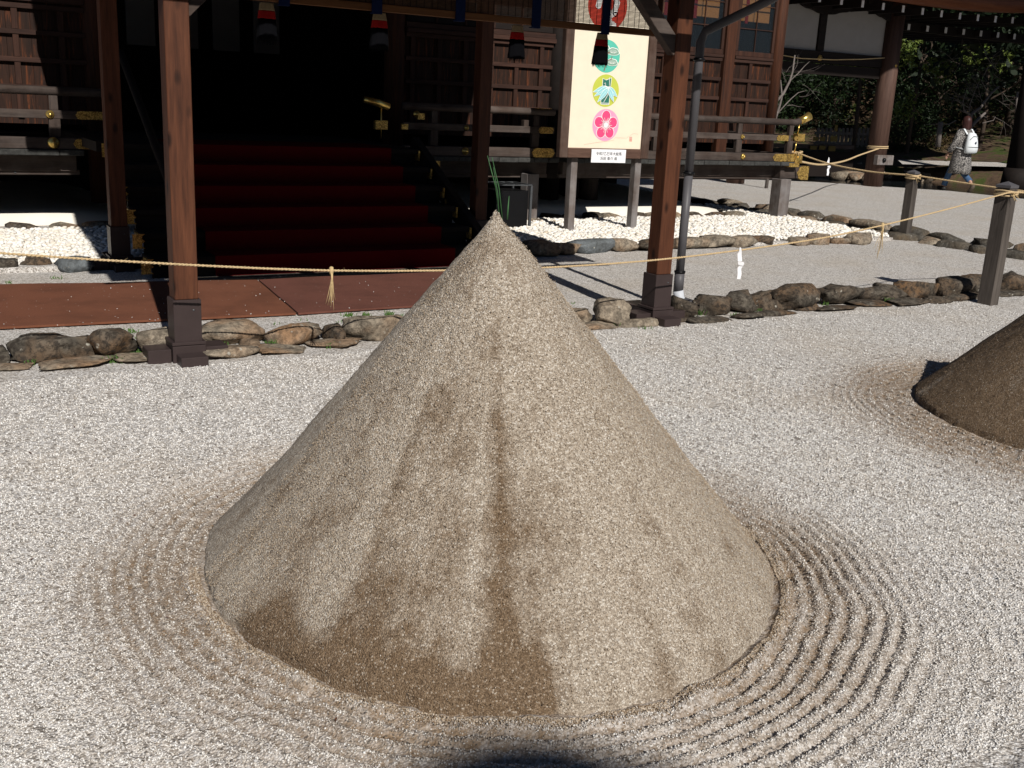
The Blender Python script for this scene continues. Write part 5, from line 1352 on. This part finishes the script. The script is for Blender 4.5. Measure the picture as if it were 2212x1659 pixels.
Zb = np.where((X < 22.3) & (Y < 19.0) & ((X < 12.5) | (Y < 18.3-(X-18.5)*1.15+0.3)), -1.2, Zb)
Zb = np.where(X < 12.8, np.minimum(Zb, -.2)*0-.3, Zb)
V = np.stack([X.ravel(), Y.ravel(), Zb.ravel()], 1); ni, nj = X.shape; idx = np.arange(ni*nj).reshape(ni, nj)
Fq = np.stack([idx[:-1, :-1].ravel(), idx[1:, :-1].ravel(), idx[1:, 1:].ravel(), idx[:-1, 1:].ravel()], 1)
gb = npmesh('garden_bank', V, Fq, M_SOIL, smooth=True); gb['kind'] = 'structure'
# rocks on the bank
bank = thing('bank_rocks', 'pale garden rocks along the far bank of the dark stream behind the walking person', 'rocks', (23, 17, 0))
rr = random.Random(4)
for k in range(74):
    i = rr.randrange(1, 4); u = rr.random(); a = edge[i]; c = edge[i+1]; tx, ty = a[0]*(1-u)+c[0]*u, a[1]*(1-u)+c[1]*u
    dx, dy = c[0]-a[0], c[1]-a[1]; L = math.hypot(dx, dy); nx, ny = -dy/L, dx/L; o_ = w0+rr.choice((.1, .35, .6, 1.2))
    rock(bank, 'rock', tx+nx*o_, ty+ny*o_, -.02+.12*(o_-w0), rr.uniform(.12, .32), rr.uniform(.12, .3), rr.uniform(.10, .24), rr.choice((R1, R1, R0)), 1500+k, 2)
for k, (px, py, s_) in enumerate(((1850, 383, .5), (1870, 388, .35), (1835, 386, .3), (1900, 392, .3))):
    p = G(px, py); rock(bank, 'rock', p.x, p.y+.3, .03, s_, s_*.8, .12, R1, 1600+k, 2)
mb = MB(); p0, p1 = G(1950, 352, .45), G(2212, 352, .45)
mb.add([(p0.x, p0.y, .42), (p1.x+2, p1.y-2, .42), (p1.x+3.5, p1.y-.6, .47), (p0.x+1.0, p0.y+1.0, .47)], [(0, 1, 2, 3)]); mb.build('path', M_GRAVEL2, kind='structure')

# foliage ----------------------------------------------------------------------
def leaves(cx, cy, cz, rx, ry, rz, n, size, tmin=0, tmax=1, clump=26, hang=.5):
    """points for leaf quads gathered in clumps through an uneven volume"""
    cc = rng.normal(size=(clump, 3)); cc /= np.linalg.norm(cc, axis=1)[:, None]; cc *= rng.uniform(.35, 1, (clump, 1))**.6
    ci = rng.integers(0, clump, n); p = cc[ci] + rng.normal(size=(n, 3))*.17
    P = p*np.array([rx, ry, rz])+np.array([cx, cy, cz])
    a = rng.uniform(0, 2*PI, n); el = rng.uniform(-1.2, .3, n)*hang*2
    d = np.stack([np.cos(a)*np.cos(el), np.sin(a)*np.cos(el), np.sin(el)], 1)
    s = np.cross(d, rng.normal(size=(n, 3))); s /= np.linalg.norm(s, axis=1)[:, None]
    L = size*rng.uniform(.6, 1.3, n); w_ = L*.36
    v = np.stack([P-d*L[:, None]*.5, P+s*w_[:, None]*.5, P+d*L[:, None]*.5, P-s*w_[:, None]*.5], 1).reshape(-1, 3)
    f = np.arange(n*4).reshape(n, 4); t = np.repeat(np.clip(rng.uniform(tmin, tmax, clump)[ci]+rng.normal(size=n)*.15, 0, 1), 4)
    return v, f, t
def branchy(mb, p, d, L, r, depth, spread=.6, gnarl=.25, rnd=random):
    pts = [p]; n = 5; q = p.copy(); dd = d.copy()
    for k in range(n):
        dd = (dd+Vector((rnd.gauss(0, gnarl), rnd.gauss(0, gnarl), rnd.gauss(0, gnarl*.6)))*.5).normalized(); q = q+dd*L/n; pts.append(q.copy())
    mb.tube(pts, [r*(1-.5*k/n) for k in range(n+1)], 6 if r > .02 else 4)
    if depth > 0:
        for k in range(rnd.choice((2, 3, 3))):
            j = rnd.randint(2, n); nd = (dd+Vector((rnd.gauss(0, spread), rnd.gauss(0, spread), rnd.gauss(.1, spread*.6)))).normalized()
            branchy(mb, pts[j], nd, L*rnd.uniform(.55, .8), r*.52, depth-1, spread, gnarl, rnd)
def tree(name, label, cat, loc, crowns, trunk_h, trunk_r, mat_, seed, limbs=3, group=None):
    t = thing(name, label, cat, loc, group); r_ = random.Random(seed); mb = MB()
    base = Vector(loc); mb.tube([base-Vector((0, 0, .3)), base+Vector((r_.uniform(-.1, .1), 0, trunk_h*.5)), base+Vector((r_.uniform(-.2, .2), 0, trunk_h))], [trunk_r, trunk_r*.8, trunk_r*.6], 10)
    for k in range(limbs):
        branchy(mb, base+Vector((0, 0, trunk_h*r_.uniform(.5, 1))), Vector((r_.uniform(-1, 1), r_.uniform(-1, .6), r_.uniform(.1, .8))).normalized(), trunk_h*.45, trunk_r*.4, 2, rnd=r_)
    mb.build('trunk', M_BARKD, t, True)
    A = [leaves(*c) for c in crowns]; V = []; Fc = []; T = []; n0 = 0
    for v, f, tt in A: V.append(v); Fc.append(f+n0); T.append(tt); n0 += len(v)
    o = npmesh('crown', np.concatenate(V), np.concatenate(Fc), mat_, loc, attr=np.concatenate(T), parent=t)
    return t
GT = 'evergreen trees and shrubs beyond the stream'
# (cx, cy, cz, rx, ry, rz, n, leaf size)
def at_(px, Y, z): return (PY(px, 280, Y).x, Y, z)
def cr(px, Y, z, rx, ry, rz, n, sz_, *a):
    return (PY(px, 280, Y).x, Y, z, rx, ry, rz, n, sz_) + a
def crp(px, py, Y, rx, ry, rz, n, sz_, *a):
    p = PY(px, py, Y); return (p.x, Y, p.z, rx, ry, rz, n, sz_) + a
tree('evergreen_tree', 'dark broadleaf evergreen behind the picket fence, left of the round pillar', 'tree', at_(1800, 27, .6), [cr(1790, 27, 3.0, 3.0, 1.6, 2.2, 9000, .14), cr(1720, 26, 2.2, 2.0, 1.2, 1.6, 5000, .14)], 3, .18, M_LEAF, 1, group=GT)
tree('evergreen_tree', 'dense dark evergreen right of the round pillar with small glossy leaves', 'tree', at_(2010, 24, .5), [cr(2030, 24, 3.0, 2.4, 1.4, 1.8, 11000, .12), cr(1960, 23.5, 1.8, 1.2, .9, 1.2, 4500, .11), crp(2060, 170, 22.4, 1.2, .5, .5, 1500, .10, .5, 1)], 3, .2, M_LEAF, 2, group=GT)
tree('evergreen_tree', 'dark evergreen filling the upper right corner behind the bare tree', 'tree', at_(2180, 23, .5), [cr(2190, 23, 3.2, 2.2, 1.4, 2.2, 10000, .13)], 3, .22, M_LEAF, 3, group=GT)
tree('evergreen_tree', 'yellow green leafed branches hanging under the gatehouse beam left of the round pillar', 'tree', at_(1850, 21.4, .3), [crp(1800, 126, 21, .75, .3, .22, 420, .13, .3, 1), crp(1862, 138, 21, .7, .3, .34, 520, .13, .3, 1)], 3.0, .07, M_LEAFY, 4, 2, GT)
tree('evergreen_tree', 'yellow green leafed branches hanging just right of the round pillar', 'tree', at_(1965, 21.4, .3), [crp(1962, 82, 21, .45, .3, .36, 420, .14, .4, 1), crp(1958, 122, 21, .4, .3, .34, 300, .13, .3, 1), crp(1955, 232, 21, .35, .3, .5, 260, .11, .1, .6)], 3.0, .07, M_LEAFY, 5, 2, GT)
tree('evergreen_tree', 'yellow green leafed branches at the far right under the rafter ends', 'tree', at_(2120, 21.4, .3), [crp(2030, 145, 21, .6, .3, .36, 420, .13, .3, 1), crp(2105, 118, 21, .6, .3, .36, 360, .13, .3, 1), crp(2160, 130, 21, .5, .3, .36, 300, .13, .3, 1)], 3.0, .08, M_LEAFY, 15, 2, GT)
tree('shrub', 'dark green shrub on the bank right of the round pillar foot', 'shrub', at_(1965, 22.0, .3), [crp(1965, 315, 22.0, .75, .5, .75, 2400, .08)], .5, .03, M_LEAF, 6, 2, GT)
tree('shrub', 'brown brushy shrub on the bank left of the walking person', 'shrub', at_(2010, 21.8, .3), [crp(2012, 322, 21.8, .7, .4, .5, 2400, .07)], .5, .03, M_BRUSH, 7, 2, GT)
tree('shrub', 'low brown green shrub beside the foot of the round pillar', 'shrub', at_(1930, 22.5, .3), [crp(1925, 300, 22.5, .5, .4, .7, 1600, .07, .2, .7)], .4, .03, M_BRUSH, 8, 2, GT)
# far wood that closes the view
mb_v, mb_f, mb_t = [], [], []; n0 = 0
for k in range(46):
    a = math.radians(rng.uniform(8, 72)); rd = rng.uniform(34, 46); hgt = rng.uniform(3, 11)
    v, f, t = leaves(math.sin(a)*rd, math.cos(a)*rd+3, hgt, 4.2, 3.0, 3.2, 2600, .34); mb_v.append(v); mb_f.append(f+n0); mb_t.append(t*.5); n0 += len(v)
fw_ = npmesh('far_wood', np.concatenate(mb_v), np.concatenate(mb_f), M_LEAF, attr=np.concatenate(mb_t)); tag(fw_, 'dark wooded slope closing the view behind the gatehouse', 'wood', kind='stuff')
mb = MB(); n = 30
vs = []
for k in range(n+1):
    a = math.radians(-10+95*k/n)
    for (rd, z) in ((40, -.5), (46, 5), (52, 14), (60, 24)): vs.append((math.sin(a)*rd, math.cos(a)*rd+3, z))
fs = [(i*4+j, (i+1)*4+j, (i+1)*4+j+1, i*4+j+1) for i in range(n) for j in range(3)]
mb.add(vs, fs); mb.build('hillside', M_SOIL, smooth=True, kind='structure')
# bare trees
def bare(loc, dirs, label, mat_, seed, s=1.0, depth=3):
    t = thing('bare_tree', label, 'tree', loc, 'leafless trees'); r_ = random.Random(seed); mb = MB(); p = Vector(loc)
    for (d, L, r) in dirs: branchy(mb, p, Vector(d).normalized(), L*s, r*s, depth, .42, .16, r_)
    mb.build('trunk', mat_, t, True); return t
lp = PY(1672, 250, 16.4)
t = thing('bare_tree', 'pale leafless young tree beside the corner pillar of the side hall', 'tree', (lp.x, 16.4, 0), 'leafless trees'); mb = MB()
z5 = lambda x, y: PY((2600+x/2.765)/1.8228, (y/2.765)/1.8228, 16.4)
mb.tube([Vector((lp.x, 16.4, -.2)), z5(1250, 1300), z5(1300, 1150), z5(1325, 1050), z5(1310, 870)], [.04, .030, .024, .02, .010], 7)
mb.tube([z5(1250, 1120), z5(1340, 1020), z5(1410, 880), z5(1440, 780), z5(1465, 600)], [.030, .028, .024, .020, .014], 7)
mb.tube([z5(1410, 880), z5(1500, 800), z5(1570, 720), z5(1625, 670)], [.014, .012, .008, .004], 5)
mb.tube([z5(1280, 1230), z5(1380, 1120), z5(1430, 1070), z5(1500, 1010), z5(1590, 985)], [.016, .014, .011, .008, .004], 5)
mb.tube([z5(1380, 1150), z5(1440, 1143), z5(1500, 1160), z5(1570, 1165)], [.008, .006, .004, .002], 4)
r_ = random.Random(3)
for k in range(8):
    p = z5(r_.uniform(1310, 1560), r_.uniform(700, 1080)); branchy(mb, p, Vector((r_.uniform(-1, 1), 0, r_.uniform(-.2, .6))).normalized(), .45, .004, 1, .5, .3, r_)
mb.build('trunk', M_BARK, t, True)
z6 = lambda x, y, Y=18.6: PY((3232+x/2.765)/1.8228, (y/2.765)/1.8228, Y)
t = thing('bare_tree', 'leafless spreading tree behind the walking person', 'tree', tuple(Vector((z6(1600, 1400).x, 18.6, .2))), 'leafless trees'); mb = MB()
for pts, r0 in (([(1590, 1560), (1610, 1400), (1700, 1310), (1790, 1230)], .07), ([(1610, 1420), (1640, 1240), (1740, 1170), (1850, 1020), (1940, 940)], .05), ([(1640, 1260), (1560, 1200), (1545, 1120), (1590, 960)], .025), ([(1600, 1300), (1630, 1120), (1690, 960), (1730, 880)], .018), ([(1830, 1030), (1760, 900), (1740, 860)], .014), ([(1770, 830), (1840, 700), (1890, 600), (1990, 530)], .014), ([(1930, 780), (1850, 690), (1780, 580)], .012), ([(1470, 1310), (1400, 1350), (1150, 1355)], .016), ([(1620, 1480), (1690, 1410)], .04), ([(1600, 1240), (1500, 1190)], .012), ([(1760, 1340), (1880, 1310), (1900, 1270)], .012), ([(1440, 1090), (1500, 1100), (1540, 1150)], .01)):
    P = [z6(*p) for p in pts]; mb.tube(P, [r0*(1-.55*k/(len(P)-1)) for k in range(len(P))], 6)
for k in range(36):
    p = z6(r_.uniform(1450, 1950), r_.uniform(560, 1350)); branchy(mb, p, Vector((r_.uniform(-1, 1), r_.uniform(-.3, .3), r_.uniform(-.3, .9))).normalized(), .7, .006, 1, .5, .3, r_)
mb.build('trunk', M_BARK, t, True)
t = thing('tree_stump', 'cut grey post like trunk left of the walking person', 'post', tuple(Vector((z6(1300, 1500).x, 18.6, .2)))); mb = MB(); mb.tube([z6(1275, 1600), z6(1290, 1450), z6(1305, 1325)], [.07, .065, .06], 8); mb.build('trunk', M_BARK, t, True)
t = thing('mossy_tree', 'thin pale mossy trunk by the right edge of the view', 'tree', tuple(Vector((z6(2140, 1600).x, 18.6, .2)))); mb = MB(); mb.tube([z6(2110, 1700), z6(2150, 1500), z6(2155, 1350), z6(2130, 1200), z6(2140, 1000)], [.06, .05, .045, .04, .03], 8); mb.build('trunk', M_BARK, t, True)

# ------------------------------------------------------------------ walking person
def skin_body(name, verts, edges, radii, mat_, parent, sub=2):
    me = bpy.data.meshes.new(name); me.from_pydata([Vector(v) for v in verts], edges, []); ob = bpy.data.objects.new(name, me); C.objects.link(ob)
    sk = ob.modifiers.new('s', 'SKIN'); sk.use_smooth_shade = True
    for i, r in enumerate(radii): me.skin_vertices[0].data[i].radius = (r, r) if not hasattr(r, '__len__') else r
    me.skin_vertices[0].data[0].use_root = True
    sb = ob.modifiers.new('u', 'SUBSURF'); sb.levels = sub; sb.render_levels = sub
    dg = bpy.context.evaluated_depsgraph_get(); m2 = bpy.data.meshes.new_from_object(ob.evaluated_get(dg)); bpy.data.objects.remove(ob)
    m2.materials.clear(); m2.materials.append(mat_); m2.polygons.foreach_set('use_smooth', [True]*len(m2.polygons)); m2.name = name
    o = bpy.data.objects.new(name, m2); C.objects.link(o); o.parent = parent; org[o.name] = org[parent.name]; return o
PPOS = Vector((21.0, 15.62, 0))
per = thing('person', 'woman walking away in a black and white speckled coat with a white backpack', 'person', tuple(PPOS))
hd = math.radians(84)                       # heading
per.rotation_euler = (0, 0, hd-PI/2)
org[per.name] = Vector((0, 0, 0))           # parts are built in her own frame: x right, y forward
M_SKIN = flat('skin', (.42, .25, .18), .6, 0, .05, 20, 0); M_HAIR = flat('dark_auburn_hair', (.045, .018, .016), .45, 0, .4, 160, .4)
M_JEAN = flat('blue_jeans', (.06, .11, .20), .9, 0, .25, 40, .1); M_SHOE = flat('dark_shoe', (.03, .028, .025), .6, 0, .2, 20, 0); M_SHOEB = flat('brown_boot', (.10, .08, .06), .6, 0, .2, 20, 0)
M_PACK = flat('white_backpack_cloth', (.66, .70, .72), .8, 0, .06, 12, .1)
def coat_mat():
    mt, n, b = newmat('speckled_coat'); t = NT(n); v = t.coord(); f = t.noise(v, 55, 2, .6)
    c = t.ramp(f, [(.47, (.012, .012, .014)), (.55, (.34, .32, .30))]); t.link(c, b.inputs['Base Color']); b.inputs['Roughness'].default_value = .9; return mt
M_COAT = coat_mat()
# body: pelvis root, spine, head, arms with fingers, legs mid-stride
bv = [(0, 0, .86), (0, 0, 1.05), (0, .01, 1.22), (0, .01, 1.34), (0, .02, 1.42), (0, .03, 1.50), (0, .035, 1.57),
      (-.16, 0, 1.30), (-.24, .02, 1.08), (-.27, .12, .88), (.16, 0, 1.30), (.22, .03, 1.07), (.20, .10, .88),
      (-.09, 0, .82), (-.10, .17, .46), (-.10, .30, .08), (.09, 0, .82), (.10, .02, .46), (.10, -.30, .20)]
be = [(0, 1), (1, 2), (2, 3), (3, 4), (4, 5), (5, 6), (3, 7), (7, 8), (8, 9), (3, 10), (10, 11), (11, 12), (0, 13), (13, 14), (14, 15), (0, 16), (16, 17), (17, 18)]
br = [.13, .11, .13, .09, .05, .085, .08, .055, .042, .030, .055, .042, .030, .085, .058, .038, .085, .058, .038]
body = skin_body('body', bv, be, br, M_SKIN, per)
def limb(name, pts, rs, mat_, flatn=1.0):
    mb = MB(); mb.tube(pts, rs, 14); return mb.build(name, mat_, per, True)
limb('trouser_leg', [(-.09, 0, .84), (-.10, .09, .64), (-.10, .17, .46), (-.10, .25, .26), (-.10, .295, .12)], [.10, .088, .072, .065, .066], M_JEAN)
limb('trouser_leg', [(.09, 0, .84), (.095, .02, .64), (.10, .03, .46), (.10, -.13, .33), (.10, -.24, .25)], [.10, .088, .072, .065, .062], M_JEAN)
def shoe(x, y, z, pitch, mat_):
    mb = MB(); P = [(-.08, .03), (-.02, .05), (.06, .045), (.14, .030), (.17, .012)]; pts = []
    for (a, r) in P: pts.append((x, y+a*math.cos(pitch), z+a*math.sin(pitch)))
    mb.tube(pts, [.035, .05, .046, .038, .018], 12); mb.build('shoe', mat_, per, True)
shoe(-.10, .32, .045, .05, M_SHOE); shoe(.10, -.33, .12, -1.0, M_SHOEB)
# hands with fingers
for s, hx, hy, hz in ((-1, -.275, .14, .86), (1, .20, .12, .86)):
    mb = MB(); mb.tube([(hx, hy, hz), (hx, hy+.02, hz-.05), (hx, hy+.03, hz-.09)], [.024, .032, .026], 8)
    for k, L in enumerate((.065, .075, .07, .055)):
        xx = hx+(-.022+.015*k); mb.tube([(xx, hy+.03, hz-.085), (xx, hy+.04, hz-.085-L*.5), (xx, hy+.03, hz-.085-L)], [.009, .008, .006], 6)
    mb.tube([(hx, hy+.03, hz-.03), (hx, hy+.07, hz-.06), (hx, hy+.08, hz-.09)], [.011, .010, .007], 6)
    mb.build('hand', M_SKIN, per, True)
# coat: lofted rings
def loft(name, rings, mat_, n=28):
    mb = MB(); vs = []
    for (cx, cy, z, rx, ry, wob) in rings:
        for j in range(n):
            a = 2*PI*j/n; k = 1+wob*math.sin(a*5+z*9)+wob*.6*math.sin(a*9+1); vs.append((cx+rx*k*math.cos(a), cy+ry*k*math.sin(a), z))
    m_ = len(rings); fs = [(i*n+j, i*n+(j+1) % n, (i+1)*n+(j+1) % n, (i+1)*n+j) for i in range(m_-1) for j in range(n)]+[tuple(range(n))[::-1], tuple((m_-1)*n+j for j in range(n))]
    mb.add(vs, fs); return mb.build(name, mat_, per, True)
loft('coat', [(0, .02, .40, .235, .25, .05), (0, .02, .55, .235, .235, .05), (0, .015, .75, .225, .20, .04), (0, .01, .92, .20, .17, .03), (0, .005, 1.08, .185, .15, .02), (0, 0, 1.22, .20, .15, .01), (0, 0, 1.32, .195, .13, 0), (0, .01, 1.375, .13, .10, 0), (0, .02, 1.41, .07, .07, 0)], M_COAT)
limb('sleeve', [(-.15, 0, 1.33), (-.20, .0, 1.22), (-.245, .02, 1.08), (-.265, .08, .96), (-.275, .13, .885)], [.075, .08, .075, .07, .068], M_COAT)
limb('sleeve', [(.15, 0, 1.33), (.19, .0, 1.22), (.22, .03, 1.07), (.215, .07, .96), (.20, .11, .885)], [.075, .08, .075, .07, .068], M_COAT)
# head and hair
mb = MB(); v, f = ICO[3]; vs = [(q[0]*.075, .04+q[1]*.092, 1.53+q[2]*.108) for q in v]; mb.add(vs, f); hdp = mb.build('head', M_SKIN, per, True)
mb = MB(); mb.add([(-.012, .125, 1.54), (.012, .125, 1.54), (0, .152, 1.515), (0, .128, 1.50)], [(0, 1, 2), (1, 3, 2), (3, 0, 2)]); mb.build('nose', M_SKIN, hdp)
for s in (-1, 1):
    mb = MB(); v1, f1 = ICO[2]; mb.add([(s*.03+q[0]*.011, .122+q[1]*.006, 1.545+q[2]*.006) for q in v1], f1); mb.build('eye', M_FRINGE, hdp, True)
mb = MB(); mb.box(-.02, .02, .118, .128, 1.478, 1.486, .002); mb.build('mouth', flat('lips', (.35, .10, .09), .6, 0, .05, 10, 0), hdp)
mb = MB(); v, f = ICO[3]; vs = []
for q in v:
    k = 1+.05*mnoise.noise(Vector((q[0]*3, q[1]*3, q[2]*1.2)))
    x, y, z = q[0]*.098*k, q[1]*.108*k, q[2]*.12*k
    if z < 0: z *= 1.55; x *= 1.02
    y = min(y, .055 + .02*(q[2] > .5)); vs.append((x, .012+y, 1.555+z))
mb.add(vs, f)
for k in range(60):
    a = random.uniform(PI*.95, PI*2.05); x0, y0 = .092*math.cos(a), .012+.10*math.sin(a); mb.tube([(x0, y0, 1.55), (x0*1.05, y0*1.03, 1.42), (x0*1.0, y0*.98-.01, 1.355+random.uniform(-.02, .02))], [.012, .010, .003], 5, False)
mb.build('hair', M_HAIR, per, True)
# backpack
pk = [(0, -.20, .86, .13, .075, 0), (0, -.215, .89, .165, .105, .0), (0, -.22, .98, .17, .115, .0), (0, -.21, 1.10, .155, .105, .01), (0, -.20, 1.22, .135, .085, .01), (0, -.19, 1.29, .10, .06, 0), (0, -.185, 1.315, .05, .03, 0)]
bp = loft('backpack', pk, M_PACK, 24); 
mb = MB(); mb.tube([(.16*math.cos(a), -.22-.118*abs(math.sin(a)), 1.0) for a in np.linspace(PI, 2*PI, 16)], .006, 6); mb.build('zip_line', M_SHOE, bp, True)
mb = MB(); mb.tube([(-.12, -.27, 1.16), (-.06, -.30, 1.24), (.06, -.30, 1.24), (.12, -.27, 1.16)], .006, 6); mb.build('zip_line', M_STEEL, bp, True)
mb = MB(); mb.add([(0, -.331, 1.135), (.025, -.328, 1.10), (0, -.334, 1.065), (-.025, -.328, 1.10)], [(0, 1, 2, 3)]); mb.v = [(a, b_-.004, c) for a, b_, c in mb.v]; mb.build('navy_patch', flat('navy', (.01, .015, .05), .7, 0, .05, 10, 0), bp)
for s in (-1, 1):
    mb = MB(); L = [(s*.11, -.16, 1.27), (s*.115, -.05, 1.385), (s*.12, .06, 1.37), (s*.13, .14, 1.25), (s*.17, .13, 1.08), (s*.19, .02, .98), (s*.15, -.14, .95)]
    for a, b_ in zip(L[:-1], L[1:]): mb.bar(a, b_, .045, .014, 0, (0, 1, .3) if abs(Vector(b_).z-Vector(a).z) > .1 else (0, 0, 1))
    mb.build('shoulder_strap', M_PACK, bp)
